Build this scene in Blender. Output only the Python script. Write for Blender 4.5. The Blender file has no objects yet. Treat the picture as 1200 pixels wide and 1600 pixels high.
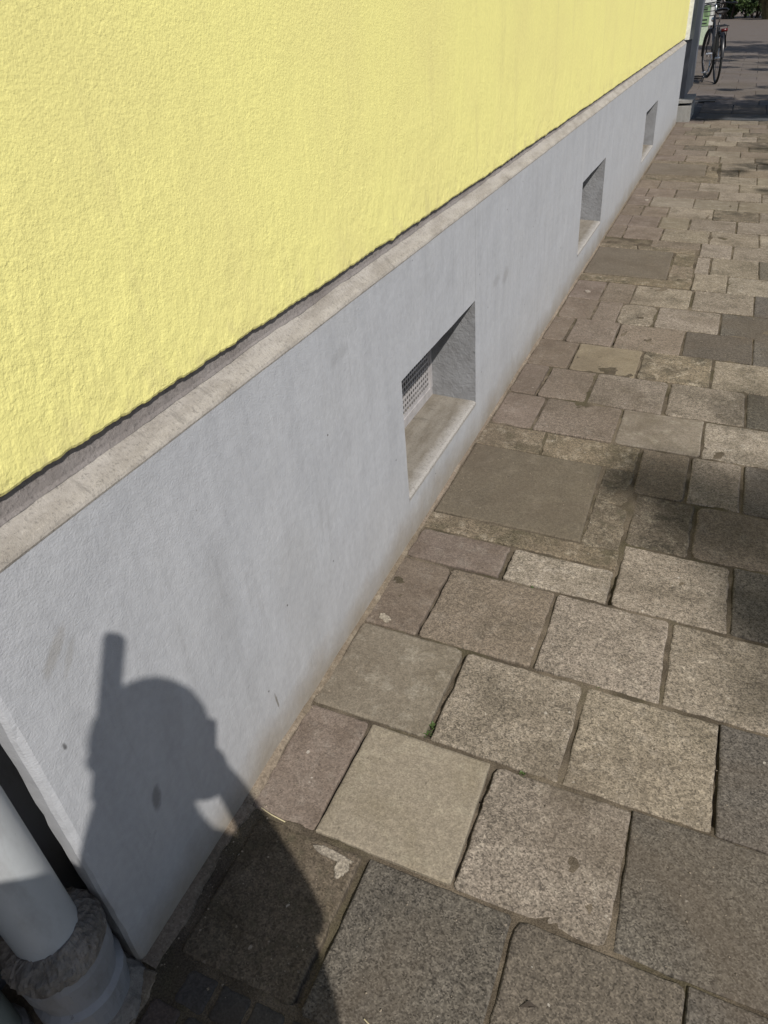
import bpy, bmesh, math, random
from mathutils import Vector, Matrix, noise
random.seed(7)
R = math.radians
scene = bpy.context.scene
COL = scene.collection

# ------------------------------------------------------------------ camera
KF = 0.0507                                   # cross-fall of the pavement away from the house
CAM = Vector((0.752, 0.0, 1.396))
RIGHT = Vector((0.9162, 0.3927, -0.0761)).normalized()
FWD = Vector((-0.3645, 0.7402, -0.5652)).normalized()
RIGHT = (RIGHT - FWD * RIGHT.dot(FWD)).normalized()
UP = RIGHT.cross(FWD).normalized()
cd = bpy.data.cameras.new('camera')
cam = bpy.data.objects.new('camera', cd)
COL.objects.link(cam)
cam.matrix_world = Matrix(((RIGHT.x, UP.x, -FWD.x, CAM.x), (RIGHT.y, UP.y, -FWD.y, CAM.y),
                           (RIGHT.z, UP.z, -FWD.z, CAM.z), (0, 0, 0, 1)))
cd.sensor_fit = 'VERTICAL'
cd.sensor_height = 36.0
cd.lens = 36.0 * 1121.8 / 1600.0
cd.clip_start = 0.05
cd.clip_end = 2000
scene.camera = cam
scene.cycles.max_bounces = 4
scene.cycles.diffuse_bounces = 2
scene.cycles.glossy_bounces = 2

# ------------------------------------------------------------------ light
SUN = Vector((0.503, -0.450, 0.737)).normalized()   # towards the sun
w = bpy.data.worlds.new('World')
scene.world = w
w.use_nodes = True
nt = w.node_tree
sky = nt.nodes.new('ShaderNodeTexSky')
sky.sky_type = 'NISHITA'
sky.sun_disc = False
sky.sun_elevation = math.asin(SUN.z)
sky.sun_rotation = math.atan2(SUN.x, SUN.y)
bg = nt.nodes['Background']
bg.inputs['Strength'].default_value = 0.09
nt.links.new(sky.outputs['Color'], bg.inputs['Color'])
ld = bpy.data.lights.new('sun', 'SUN')
ld.energy = 5.0
ld.angle = R(0.53)
ld.color = (1.0, 0.955, 0.89)
lo = bpy.data.objects.new('sun', ld)
COL.objects.link(lo)
lo.rotation_euler = SUN.to_track_quat('Z', 'Y').to_euler()
lo.location = (6, -6, 12)
vs = scene.view_settings
vs.view_transform = 'Standard'
vs.look = 'None'
vs.exposure = 0.12
vs.gamma = 1.0
vs.use_curve_mapping = False

# ------------------------------------------------------------------ helpers
def tag(o, label=None, cat=None, group=None, kind=None):
    if label: o['label'] = label
    if cat: o['category'] = cat
    if group: o['group'] = group
    if kind: o['kind'] = kind
    return o

def empty(name, loc=(0, 0, 0)):
    o = bpy.data.objects.new(name, None)
    COL.objects.link(o)
    o.location = loc
    o.empty_display_size = 0.1
    return o

def mesh_obj(name, verts, faces, mat=None, parent=None, loc=None, smooth=False):
    me = bpy.data.meshes.new(name)
    me.from_pydata([tuple(v) for v in verts], [], faces)
    me.update()
    if smooth:
        me.polygons.foreach_set('use_smooth', [True] * len(me.polygons))
    o = bpy.data.objects.new(name, me)
    COL.objects.link(o)
    if mat: me.materials.append(mat)
    if parent:
        o.parent = parent
        o.location = Vector(loc or (0, 0, 0)) - (parent.location if parent.parent is None else parent.location + parent.parent.location)
    elif loc:
        o.location = loc
    return o

class MB:
    """collects geometry in world coordinates"""
    def __init__(s): s.v = []; s.f = []
    def add(s, vs_, fs):
        n = len(s.v); s.v += [Vector(p) for p in vs_]; s.f += [tuple(i + n for i in f) for f in fs]; return s
    def box(s, a, b):
        (x0, y0, z0), (x1, y1, z1) = a, b
        return s.add([(x0, y0, z0), (x1, y0, z0), (x1, y1, z0), (x0, y1, z0), (x0, y0, z1), (x1, y0, z1), (x1, y1, z1), (x0, y1, z1)],
                     [(3, 2, 1, 0), (4, 5, 6, 7), (0, 1, 5, 4), (1, 2, 6, 5), (2, 3, 7, 6), (3, 0, 4, 7)])
    def tube(s, pts, rad, n=8, cap=True):
        pts = [Vector(p) for p in pts]
        rr = rad if isinstance(rad, (list, tuple)) else [rad] * len(pts)
        rings = []; ref = None
        for i, p in enumerate(pts):
            d = (pts[min(i + 1, len(pts) - 1)] - pts[max(i - 1, 0)]).normalized()
            if ref is None:
                ref = d.orthogonal().normalized()
            ref = (ref - d * ref.dot(d)).normalized()
            b = d.cross(ref)
            rings.append([p + (ref * math.cos(2 * math.pi * k / n) + b * math.sin(2 * math.pi * k / n)) * rr[i] for k in range(n)])
        vs_ = [p for r_ in rings for p in r_]; fs = []
        for i in range(len(pts) - 1):
            for k in range(n):
                fs.append((i * n + k, i * n + (k + 1) % n, (i + 1) * n + (k + 1) % n, (i + 1) * n + k))
        if cap:
            fs.append(tuple(reversed(range(n)))); fs.append(tuple(range((len(pts) - 1) * n, len(pts) * n)))
        return s.add(vs_, fs)
    def torus(s, c, ax, r, r2, n=40, m=8, a0=0, a1=2 * math.pi, flat=1.0):
        c = Vector(c); ax = Vector(ax).normalized(); u = ax.orthogonal().normalized()
        zz = Vector((0, 0, 1)); u = (zz - ax * zz.dot(ax)).normalized(); v = ax.cross(u)
        full = abs(a1 - a0 - 2 * math.pi) < 1e-6
        cnt = n if full else n + 1; vs_ = []; fs = []
        for i in range(cnt):
            t = a0 + (a1 - a0) * i / n; d = u * math.cos(t) + v * math.sin(t)
            for k in range(m):
                q = 2 * math.pi * k / m
                vs_.append(c + d * (r + r2 * math.cos(q)) + ax * (r2 * flat * math.sin(q)))
        for i in range(n):
            j = (i + 1) % cnt
            for k in range(m):
                fs.append((i * m + k, i * m + (k + 1) % m, j * m + (k + 1) % m, j * m + k))
        return s.add(vs_, fs)
    def build(s, name, mat, parent=None, smooth=False):
        if parent is None:
            return mesh_obj(name, s.v, s.f, mat, smooth=smooth)
        c = sum(s.v, Vector()) / len(s.v)
        o = mesh_obj(name, [p - c for p in s.v], s.f, mat, parent, c, smooth)
        return o

def P2(*a): return Vector(a)
def nz(*a): return noise.noise(Vector(a))
def fbm(x, y, z, o=4):
    t = 0; a = 1
    for i in range(o):
        t += a * noise.noise(Vector((x, y, z))); x *= 2.03; y *= 2.03; z *= 2.03; a *= .5
    return t

# ------------------------------------------------------------------ materials
class NT:
    def __init__(s, name):
        s.m = bpy.data.materials.new(name); s.m.use_nodes = True
        s.n = s.m.node_tree.nodes; s.l = s.m.node_tree.links
        s.b = s.n['Principled BSDF']
        g = s.n.new('ShaderNodeNewGeometry'); s.pos = g.outputs['Position']
        s.oi = s.n.new('ShaderNodeObjectInfo'); s.dim = '3D'
    def link(s, a, b): s.l.new(a, b)
    def setin(s, sock, v):
        if hasattr(v, 'is_linked') or isinstance(v, bpy.types.NodeSocket): s.l.new(v, sock)
        else: sock.default_value = v
    def vec(s, op, a, b):
        n = s.n.new('ShaderNodeVectorMath'); n.operation = op
        s.setin(n.inputs[0], a); s.setin(n.inputs[1], b); return n.outputs[0]
    def math(s, op, a, b=0.0, c=None, clamp=False):
        n = s.n.new('ShaderNodeMath'); n.operation = op; n.use_clamp = clamp
        s.setin(n.inputs[0], a); s.setin(n.inputs[1], b)
        if c is not None: s.setin(n.inputs[2], c)
        return n.outputs[0]
    def noise(s, v, scale, detail=4, rough=.55, dist=0.0):
        n = s.n.new('ShaderNodeTexNoise'); n.noise_dimensions = s.dim; s.link(v, n.inputs['Vector'])
        n.inputs['Scale'].default_value = scale; n.inputs['Detail'].default_value = detail
        n.inputs['Roughness'].default_value = rough; n.inputs['Distortion'].default_value = dist
        return n.outputs['Fac']
    def voro(s, v, scale, feature='F1', out='Distance', rnd=1.0):
        n = s.n.new('ShaderNodeTexVoronoi'); n.voronoi_dimensions = s.dim; n.feature = feature; s.link(v, n.inputs['Vector'])
        n.inputs['Scale'].default_value = scale; n.inputs['Randomness'].default_value = rnd
        return n.outputs[out]
    def ramp(s, f, a, b, c0=0.0, c1=1.0):
        n = s.n.new('ShaderNodeMapRange'); n.clamp = True
        s.setin(n.inputs[0], f); n.inputs[1].default_value = a; n.inputs[2].default_value = b
        n.inputs[3].default_value = c0; n.inputs[4].default_value = c1
        return n.outputs[0]
    def mix(s, f, a, b, mode='MIX'):
        n = s.n.new('ShaderNodeMix'); n.data_type = 'RGBA'; n.blend_type = mode
        s.setin(n.inputs[0], f)
        for sock, v in ((n.inputs[6], a), (n.inputs[7], b)):
            if isinstance(v, tuple): sock.default_value = (*v, 1.0)
            else: s.link(v, sock)
        return n.outputs[2]
    def sep(s, v):
        n = s.n.new('ShaderNodeSeparateXYZ'); s.link(v, n.inputs[0]); return n.outputs
    def comb(s, x, y, z):
        n = s.n.new('ShaderNodeCombineXYZ')
        for i, a in enumerate((x, y, z)): s.setin(n.inputs[i], a)
        return n.outputs[0]
    def bump(s, h, dist, strength=1.0, prev=None):
        n = s.n.new('ShaderNodeBump'); n.inputs['Distance'].default_value = dist; n.inputs['Strength'].default_value = strength
        s.link(h, n.inputs['Height'])
        if prev is not None: s.link(prev, n.inputs['Normal'])
        return n.outputs[0]
    def done(s, col, rough=.9, normal=None, spec=.3, metal=0.0):
        if isinstance(col, tuple): s.b.inputs['Base Color'].default_value = (*col, 1)
        else: s.link(col, s.b.inputs['Base Color'])
        s.setin(s.b.inputs['Roughness'], rough)
        s.b.inputs['Specular IOR Level'].default_value = spec
        s.b.inputs['Metallic'].default_value = metal
        if normal is not None: s.link(normal, s.b.inputs['Normal'])
        return s.m

def plain(name, col, rough=.6, metal=0.0, spec=.4, var=.15, scale=30):
    k = NT(name)
    f = k.noise(k.pos, scale, 4)
    c = k.mix(k.ramp(f, .3, .7), tuple(x * (1 - var) for x in col), tuple(min(1, x * (1 + var)) for x in col))
    return k.done(c, rough, None, spec, metal)

def paver_mat(name, base, grain=.5, pebbles=.5, stain=(.06, .05, .035), stain_amt=.5, pale=(.3, .27, .23), pale_amt=.15, grainscale=330, moss=0.0, film=.45):
    k = NT(name); k.dim = '2D'
    rnd = k.oi.outputs['Random']
    off = k.comb(k.math('MULTIPLY', rnd, 37.0), k.math('MULTIPLY', rnd, 91.0), 0.0)
    p = k.vec('ADD', k.pos, off)
    hue = k.math('FRACT', k.math('MULTIPLY', rnd, 7.3))
    lum = k.ramp(rnd, 0, 1, .88, 1.10)
    col = k.mix(1.0, base, k.comb(lum, lum, k.math('MULTIPLY', lum, k.ramp(hue, 0, 1, .95, 1.05))), 'MULTIPLY')
    big = k.noise(p, 6, 4, .66, .4)
    col = k.mix(k.math('MULTIPLY', k.ramp(big, .45, .70), stain_amt), col, stain)
    mid = k.noise(k.vec('ADD', p, (5.1, 2.2, 0)), 17, 5, .72)
    col = k.mix(k.math('MULTIPLY', k.ramp(mid, .52, .72), pale_amt), col, pale)
    # grains of sand and fine gravel: pale ones and dark gaps in a middle tone
    gv = k.sep(k.voro(p, grainscale, 'F1', 'Color'))
    cl = k.noise(p, 70, 4, .78)                                      # clumps of grain
    g = k.math('ADD', k.math('MULTIPLY', gv[0], .62), k.math('MULTIPLY', k.ramp(cl, .32, .68), .38))
    mul = k.math('ADD', k.ramp(g, .12, .50, 1 - .72 * grain, 1.0), k.ramp(g, .55, .92, 0.0, .85 * grain))
    col = k.mix(1.0, col, k.comb(mul, mul, mul), 'MULTIPLY')
    v = k.n.new('ShaderNodeTexVoronoi'); v.voronoi_dimensions = '2D'; v.inputs['Scale'].default_value = 75; k.link(k.vec('ADD', p, k.vec('MULTIPLY', k.comb(cl, gv[1], 0.0), (.006, .003, 0))), v.inputs['Vector'])
    vc = k.sep(v.outputs['Color'])
    th = 1 - .06 * pebbles
    size = k.ramp(k.math('POWER', vc[1], 3.0), 0, 1, .10, .30)
    pb = k.math('MULTIPLY', k.math('LESS_THAN', v.outputs['Distance'], size), k.ramp(vc[0], th, th + .01))
    col = k.mix(k.math('MULTIPLY', pb, .7), col, k.mix(k.math('POWER', vc[2], 2.5), (.17, .14, .108), (.40, .37, .32)))
    pits = k.math('MULTIPLY', k.math('LESS_THAN', v.outputs['Distance'], .20), k.ramp(vc[0], .0, .07 * grain + .001, 1, 0))
    col = k.mix(k.math('MULTIPLY', pits, .7), col, tuple(c * .35 for c in base))
    # dirt film lying across several slabs
    wf = k.noise(k.pos, 1.9, 5, .66, .5)
    col = k.mix(k.math('MULTIPLY', k.ramp(wf, .44, .68), film), col, (.082, .063, .045))
    if moss > 0:
        col = k.mix(k.math('MULTIPLY', k.ramp(mid, .30, .46, 1, 0), moss), col, (.060, .054, .034))
    n1 = k.bump(g, .0016 * grain + .0002, .8)
    n2 = k.bump(mid, .004, .45, n1)
    return k.done(col, .92, n2, .22)

M = {}
M['speckle'] = paver_mat('exposed_aggregate_concrete', (.184, .155, .122), .82, 1.0, pale=(.27, .235, .19), pale_amt=.5)
M['speckle_pale'] = paver_mat('pale_worn_aggregate_concrete', (.208, .178, .141), .8, .9, pale_amt=.5, moss=.25)
M['speckle_brown'] = paver_mat('brown_aggregate_concrete', (.150, .121, .094), .68, .5, stain_amt=.35)
M['brown'] = paver_mat('brown_dirty_concrete', (.140, .111, .087), .42, .5, stain=(.075, .055, .04), pale_amt=.2)
M['dark'] = paver_mat('dark_grey_granular_concrete', (.092, .081, .068), .9, .35, stain=(.03, .027, .024), stain_amt=.3, pale=(.12, .11, .1))
M['dark_brown'] = paver_mat('dark_brown_granular_concrete', (.092, .078, .064), .75, .3, stain=(.04, .034, .028), stain_amt=.3, pale=(.13, .11, .09))
M['beige'] = paver_mat('smooth_beige_concrete', (.215, .183, .138), .34, .0, stain=(.15, .125, .085), stain_amt=.45, pale=(.27, .24, .18), pale_amt=.45)
M['yellowish'] = paver_mat('smooth_yellowish_concrete', (.185, .153, .105), .34, .1, stain=(.12, .095, .06), stain_amt=.4, pale=(.24, .21, .15))
M['greybeige'] = paver_mat('smooth_grey_beige_concrete', (.160, .136, .104), .38, .1, stain=(.10, .082, .058), stain_amt=.55, pale=(.25, .225, .18), pale_amt=.6)
M['stained'] = paver_mat('pale_flaking_concrete', (.150, .122, .09), .9, 1.0, stain=(.03, .028, .022), stain_amt=.7, pale=(.3, .26, .2), pale_amt=.9, moss=.4)
M['mossy'] = paver_mat('mossy_stained_concrete', (.085, .068, .052), .7, .7, stain=(.045, .035, .02), stain_amt=.6, moss=.55, pale=(.14, .12, .09), pale_amt=.3)  # dark brown slab, stained and mossy
M['patched'] = paver_mat('patched_aggregate_concrete', (.115, .094, .07), .8, .8, stain=(.035, .03, .022), stain_amt=.8, pale=(.24, .21, .16), pale_amt=.6, moss=.5)
M['sett'] = paver_mat('dark_stone_sett', (.050, .046, .043), .35, .1, stain=(.02, .018, .017), pale=(.08, .07, .06))
M['sett_brown'] = paver_mat('brown_stone_sett', (.062, .048, .041), .35, .1, stain=(.03, .025, .02), pale=(.09, .07, .06))
M['cover'] = paver_mat('fine_grey_concrete_cover', (.118, .098, .074), .35, .2, stain=(.082, .068, .05), stain_amt=.5, pale=(.16, .135, .105), pale_amt=.35)
M['mortar'] = paver_mat('rough_patching_mortar', (.140, .112, .080), .75, .6, stain=(.06, .052, .032), stain_amt=.75, pale=(.25, .215, .165), pale_amt=.7, moss=.45)
M['smear'] = paver_mat('pale_mortar_smear', (.235, .205, .165), .6, .3, stain=(.15, .125, .095), pale=(.30, .27, .22), pale_amt=.4)
M['fillet'] = paver_mat('wall_foot_mortar', (.165, .132, .097), .4, .3, stain=(.10, .08, .056), stain_amt=.6, pale=(.28, .24, .18), pale_amt=.5)

def bed_mat():
    k = NT('joint_sand_and_dirt'); k.dim = '2D'
    f = k.noise(k.pos, 9, 5)
    c = k.mix(k.ramp(f, .4, .62), (.068, .055, .040), (.128, .104, .076))
    c = k.mix(k.math('MULTIPLY', k.ramp(k.noise(k.vec('ADD', k.pos, (4, 1, 0)), 5, 5), .52, .64), .6), c, (.066, .058, .033))
    g = k.noise(k.pos, 260, 3, .8)
    mul = k.ramp(g, .3, .7, .55, 1.4)
    c = k.mix(1.0, c, k.comb(mul, mul, mul), 'MULTIPLY')
    return k.done(c, 1.0, k.bump(g, .003, .9), .1)
M['bed'] = bed_mat()

def plinth_mat():
    k = NT('grey_painted_plinth_render')
    x, y, z = k.sep(k.pos)
    base = (.350, .357, .374)
    st = k.noise(k.comb(x, k.math('MULTIPLY', y, 9.0), k.math('MULTIPLY', z, 1.1)), 1.6, 5, .6)       # runs down the wall
    col = k.mix(k.ramp(st, .42, .70, 0, .30), base, (.245, .250, .262))
    bl = k.noise(k.pos, 3.2, 5, .6)
    col = k.mix(k.ramp(bl, .48, .70, 0, .45), col, (.385, .39, .40))
    sc = k.noise(k.comb(x, k.math('MULTIPLY', y, 7.0), k.math('MULTIPLY', z, 2.6)), 5.5, 6, .7, .6)
    col = k.mix(k.ramp(sc, .66, .80, 0, .30), col, (.21, .205, .20))
    sm = k.noise(k.comb(x, k.math('MULTIPLY', y, 5.0), k.math('MULTIPLY', z, 6.0)), 1.2, 6, .8, 1.0)
    col = k.mix(k.ramp(sm, .66, .76, 0, .35), col, (.19, .185, .18))
    # splash dirt rising from the pavement
    d = k.math('ADD', z, k.math('MULTIPLY', k.math('SUBTRACT', k.noise(k.pos, 6, 5, .6), .5), -.16))
    col = k.mix(k.ramp(d, .0, .12, .85, 0), col, (.20, .168, .125))
    col = k.mix(k.ramp(d, .0, .36, .28, 0), col, (.245, .222, .19))
    f2 = k.noise(k.pos, 55, 3)
    mul = k.ramp(f2, .3, .7, .94, 1.05)
    col = k.mix(1.0, col, k.comb(mul, mul, mul), 'MULTIPLY')
    # hairline cracks at the window corners
    for yc in (2.414, 4.40, 5.215):
        yy = k.math('ADD', y, k.math('MULTIPLY', k.math('SUBTRACT', k.noise(k.pos, 9, 4), .5), .02))
        dd = k.math('ABSOLUTE', k.math('SUBTRACT', yy, yc))
        m_ = k.math('MULTIPLY', k.ramp(dd, .002, .005 if yc < 3 else .012, 1, 0), k.ramp(z, .55, .56))
        col = k.mix(k.math('MULTIPLY', m_, .45), col, (.40, .40, .40) if yc > 3 else (.23, .23, .23))
    # scuffs and knocks
    wob = k.math('MULTIPLY', k.math('SUBTRACT', k.noise(k.pos, 60, 4, .7), .5), 1.4)
    for (yc, zc, ry, rz, sh, am, cc) in ((.509, .287, .014, .030, .2, .7, (.12, .118, .12)), (.452, .705, .018, .030, .9, .35, (.20, .18, .15)), (.470, .680, .010, .030, .7, .3, (.2, .19, .17)), (.405, .560, .004, .008, 0, .8, (.06, .06, .06)),
                                          (.885, .129, .004, .030, -.1, .8, (.13, .12, .10)), (2.81, .52, .05, .035, .5, .35, (.19, .185, .18)), (2.68, .54, .06, .02, .2, .3, (.19, .185, .18)), (1.371, .77, .05, .02, .8, .25, (.2, .2, .2)), (.60, .40, .03, .10, .2, .2, (.22, .22, .22)), (1.05, .36, .10, .16, .1, .22, (.23, .225, .22)), (.80, .50, .05, .18, .1, .18, (.22, .22, .225))):
        u = k.math('DIVIDE', k.math('SUBTRACT', k.math('SUBTRACT', y, yc), k.math('MULTIPLY', k.math('SUBTRACT', z, zc), sh)), ry)
        w_ = k.math('DIVIDE', k.math('SUBTRACT', z, zc), rz)
        r2 = k.math('ADD', k.math('ADD', k.math('MULTIPLY', u, u), k.math('MULTIPLY', w_, w_)), wob)
        col = k.mix(k.ramp(r2, .25, 1.1, am, 0), col, cc)
    # small chips and specks
    vd = k.voro(k.pos, 14, 'F1', 'Distance'); vc = k.sep(k.voro(k.pos, 14, 'F1', 'Color'))
    ch = k.math('MULTIPLY', k.ramp(vd, .03, .05, 1, 0), k.ramp(vc[0], .93, .94))
    col = k.mix(ch, col, (.09, .085, .08))
    drip = k.noise(k.comb(x, k.math('MULTIPLY', y, 26.0), k.math('MULTIPLY', z, 2.2)), 1.5, 3, .6, .3)
    col = k.mix(k.math('MULTIPLY', k.ramp(drip, .55, .72), k.ramp(bl, .42, .62, .04, .26)), col, (.21, .21, .212))
    a = k.noise(k.comb(x, y, k.math('MULTIPLY', z, 1.3)), 210, 3, .65)
    n1 = k.bump(a, .0017, .65)
    n2 = k.bump(k.noise(k.pos, 60, 3), .0016, .5, n1)
    n3 = k.bump(k.math('ADD', k.noise(k.pos, 7, 2), k.math('MULTIPLY', drip, .12)), .010, .4, n2)
    return k.done(col, .62, n3, .35)
M['plinth'] = plinth_mat()
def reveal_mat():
    k = NT('darker_grey_reveal')  # darker and rougher than the plinth front
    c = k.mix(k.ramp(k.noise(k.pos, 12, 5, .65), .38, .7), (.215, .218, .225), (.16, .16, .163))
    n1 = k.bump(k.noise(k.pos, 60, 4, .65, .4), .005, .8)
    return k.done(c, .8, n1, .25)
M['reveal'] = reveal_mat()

def yellow_mat():
    k = NT('yellow_rough_render')
    x, y, z = k.sep(k.pos)
    base = (.705, .655, .246)
    bl = k.noise(k.pos, 2.1, 5, .6)
    col = k.mix(k.ramp(bl, .42, .72, 0, .6), base, (.645, .578, .236))
    st = k.noise(k.comb(x, k.math('MULTIPLY', y, 6.0), k.math('MULTIPLY', z, .7)), 1.3, 5, .65)
    col = k.mix(k.ramp(st, .56, .76, 0, .45), col, (.52, .455, .205))
    sp = k.math('MULTIPLY', k.ramp(k.noise(k.pos, 17, 6, .75, .6), .68, .74), .30)
    col = k.mix(sp, col, (.40, .35, .17))
    f = k.noise(k.pos, 90, 3)
    mul = k.ramp(f, .3, .7, .95, 1.04)
    col = k.mix(1.0, col, k.comb(mul, mul, mul), 'MULTIPLY')
    # coarser where the trowel left more grit, most of all towards the lower edge
    area = k.math('MULTIPLY', k.ramp(k.noise(k.pos, 5.5, 3), .35, .68, .25, 1.0), k.ramp(z, .95, 1.30, 1.15, .55))
    edge = k.math('MULTIPLY', k.ramp(z, .93, 1.02, 1, 0), k.ramp(k.noise(k.comb(x, k.math('MULTIPLY', y, 2.0), z), 11, 4, .7), .50, .68, 0, .45))
    col = k.mix(edge, col, (.46, .40, .20))
    vd = k.voro(k.pos, 9, 'F1', 'Distance'); vc = k.sep(k.voro(k.pos, 9, 'F1', 'Color'))
    col = k.mix(k.math('MULTIPLY', k.ramp(vd, .02, .04, .7, 0), k.ramp(vc[0], .90, .91)), col, (.22, .19, .10))
    a = k.noise(k.pos, 215, 3, .62); b = k.noise(k.pos, 66, 4, .64, .2)
    n1 = k.bump(a, .0017, .7)
    n2 = k.bump(k.math('MULTIPLY', b, area), .0038, .7, n1)
    return k.done(col, .93, n2, .15)
M['yellow'] = yellow_mat()

def ledge_mat(name, base, dirt, amt, edge=False):
    k = NT(name)
    x, y, z = k.sep(k.pos)
    f1 = k.noise(k.comb(k.math('MULTIPLY', x, 4), y, z), 7, 5, .68)
    c = k.mix(k.ramp(f1, .42, .68, 0, amt), base, dirt)
    if edge:                                                       # worn paint left on the front edge
        e = k.math('ADD', x, k.math('MULTIPLY', k.math('SUBTRACT', k.noise(k.pos, 25, 4, .7), .5), .05))
        c = k.mix(k.ramp(e, -.045, -.012, 0, .75), c, (.34, .325, .305))
    f2 = k.noise(k.comb(x, k.math('MULTIPLY', y, 3.0), z), 9, 4, .7)
    c = k.mix(k.ramp(f2, .60, .72, 0, .65), c, tuple(q * .42 for q in base))
    g = k.noise(k.pos, 150, 4, .8)
    c = k.mix(k.ramp(g, .54, .66, 0, .7), c, tuple(q * .40 for q in base))
    c = k.mix(k.ramp(g, .30, .42, .45, 0), c, tuple(min(1, q * 1.4) for q in base))
    n = k.bump(g, .003, .8)
    return k.done(c, .92, n, .2)
M['ledge'] = ledge_mat('pale_cement_ledge', (.315, .292, .262), (.20, .18, .155), .85)
M['recess'] = ledge_mat('grey_mortar_band', (.225, .205, .195), (.15, .132, .122), .7)
M['sill'] = ledge_mat('bare_cement_sill', (.195, .176, .148), (.13, .112, .088), .85, True)
M['pale_trim'] = plain('pale_corner_trim', (.55, .55, .53), .7)
M['grille'] = plain('galvanised_grille', (.36, .345, .345), .55, .25)
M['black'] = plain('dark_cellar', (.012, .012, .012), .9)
M['pipe'] = None
def pipe_mat(name, base, rough, dirt):
    k = NT(name)
    x, y, z = k.sep(k.pos)
    f = k.noise(k.comb(k.math('MULTIPLY', x, 3), k.math('MULTIPLY', y, 3), z), 6, 5, .65)
    c = k.mix(k.ramp(f, .5, .72, 0, .5), base, dirt)
    c = k.mix(k.ramp(k.noise(k.pos, 60, 4, .7), .66, .74, 0, .6), c, tuple(q * .5 for q in dirt))
    return k.done(c, rough, k.bump(k.noise(k.pos, 40, 4), .0012, .5), .4)
M['pipe'] = pipe_mat('grey_painted_pipe', (.37, .385, .395), .40, (.19, .18, .17))
M['socket'] = pipe_mat('grey_painted_cast_iron', (.20, .20, .205), .6, (.10, .085, .07))
M['collar'] = ledge_mat('crumbling_pipe_mortar', (.20, .18, .158), (.06, .052, .044), .95)
M['drive'] = paver_mat('dark_blue_grey_asphalt', (.060, .062, .066), .5, .2, stain=(.035, .035, .038), pale=(.10, .10, .10))
M['drive_slab'] = paver_mat('dark_drive_slab', (.075, .066, .06), .4, .2, stain=(.04, .036, .034))
M['far_pave'] = paver_mat('far_pavement_stone', (.104, .088, .076), .35, .1, stain=(.10, .082, .068), stain_amt=.5)
M['asphalt'] = paver_mat('road_asphalt', (.05, .05, .052), .7, .3, stain=(.03, .03, .03), pale=(.08, .08, .08))
M['earth'] = plain('ground_earth', (.10, .085, .065), .95, scale=3)
M['kerb'] = paver_mat('kerb_granite', (.17, .165, .155), .5, .3, pale=(.25, .24, .23))
M['pier'] = plain('blue_grey_painted_pier', (.105, .110, .130), .5, var=.1, scale=5)
M['pier_light'] = plain('grey_metal_strip', (.27, .285, .285), .4, .3)
M['step'] = ledge_mat('grey_step_stone', (.26, .255, .24), (.18, .17, .155), .6)
M['bark'] = plain('tree_bark', (.085, .065, .048), .95, scale=25, var=.4)

def leaf_mat(name, a, b):
    k = NT(name)
    f = k.noise(k.pos, 6, 3)
    c = k.mix(k.ramp(f, .35, .65), a, b)
    k.done(c, .5, None, .4)
    return k.m
M['leaf'] = leaf_mat('tree_leaves', (.035, .065, .018), (.075, .115, .030))
M['shrub'] = leaf_mat('shrub_leaves', (.020, .040, .012), (.060, .090, .025))
M['reed'] = leaf_mat('ornamental_grass_blades', (.085, .072, .030), (.16, .13, .06))
M['weed'] = leaf_mat('weed_leaves', (.035, .062, .016), (.065, .095, .028))
M['straw'] = plain('dry_straw', (.42, .36, .22), .8)
M['dead_leaf'] = plain('dead_leaf', (.03, .022, .015), .8)
M['tyre'] = plain('tyre_rubber', (.012, .012, .012), .75)
M['black_metal'] = plain('black_bicycle_paint', (.014, .014, .016), .35)
M['chrome'] = plain('bright_steel', (.62, .62, .62), .28, 1.0)
M['rim'] = plain('dark_alloy_rim', (.035, .035, .038), .4, .5)
M['saddle'] = plain('saddle_vinyl', (.012, .011, .011), .5)
M['red_glass'] = plain('rear_reflector', (.07, .008, .008), .25)
M['white_panel'] = plain('white_sign_panel', (.55, .55, .52), .55)
M['green_print'] = plain('green_sign_print', (.20, .30, .15), .6)
M['dark_print'] = plain('dark_sign_print', (.03, .04, .03), .6)
M['facade'] = plain('pale_far_facade', (.36, .33, .30), .9, scale=2)
M['glass'] = plain('far_window_glass', (.03, .035, .04), .15)
M['skin'] = plain('skin', (.42, .26, .19), .55)
M['jacket'] = plain('dark_jacket_cloth', (.035, .038, .045), .9, scale=60)
M['jeans'] = plain('blue_denim', (.045, .06, .10), .9, scale=80)
M['shoe'] = plain('shoe_leather', (.02, .018, .016), .5)
M['hair'] = plain('brown_hair', (.035, .022, .014), .6, scale=120)
M['phone'] = plain('black_phone_glass', (.01, .01, .012), .15)

# ------------------------------------------------------------------ setting
def sheet(name, x0, x1, y0, y1, z, mat, slope=False, kind='structure'):
    zz = (lambda x: z - KF * x) if slope else (lambda x: z)
    o = mesh_obj(name, [(x0, y0, zz(x0)), (x1, y0, zz(x1)), (x1, y1, zz(x1)), (x0, y1, zz(x0))], [(0, 1, 2, 3)], mat)
    return tag(o, kind=kind)
PX1 = 2.6                                        # pavement width
sheet('ground', -400, 400, -400, 400, -0.42, M['earth'])
sheet('road', PX1 + .12, 9.5, -60, 60, -0.27, M['asphalt'])
kb = MB()
kerb = tag(empty('kerb', (PX1, 0, -.13)), kind='structure')
for i in range(-3, 16):
    MB().box((PX1 + .003, i * 1.0 + .004, -.4), (PX1 + .12, i * 1.0 + .996, -.137 + random.uniform(-.003, .003))).build('kerb_stone', M['kerb'], kerb)

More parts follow.
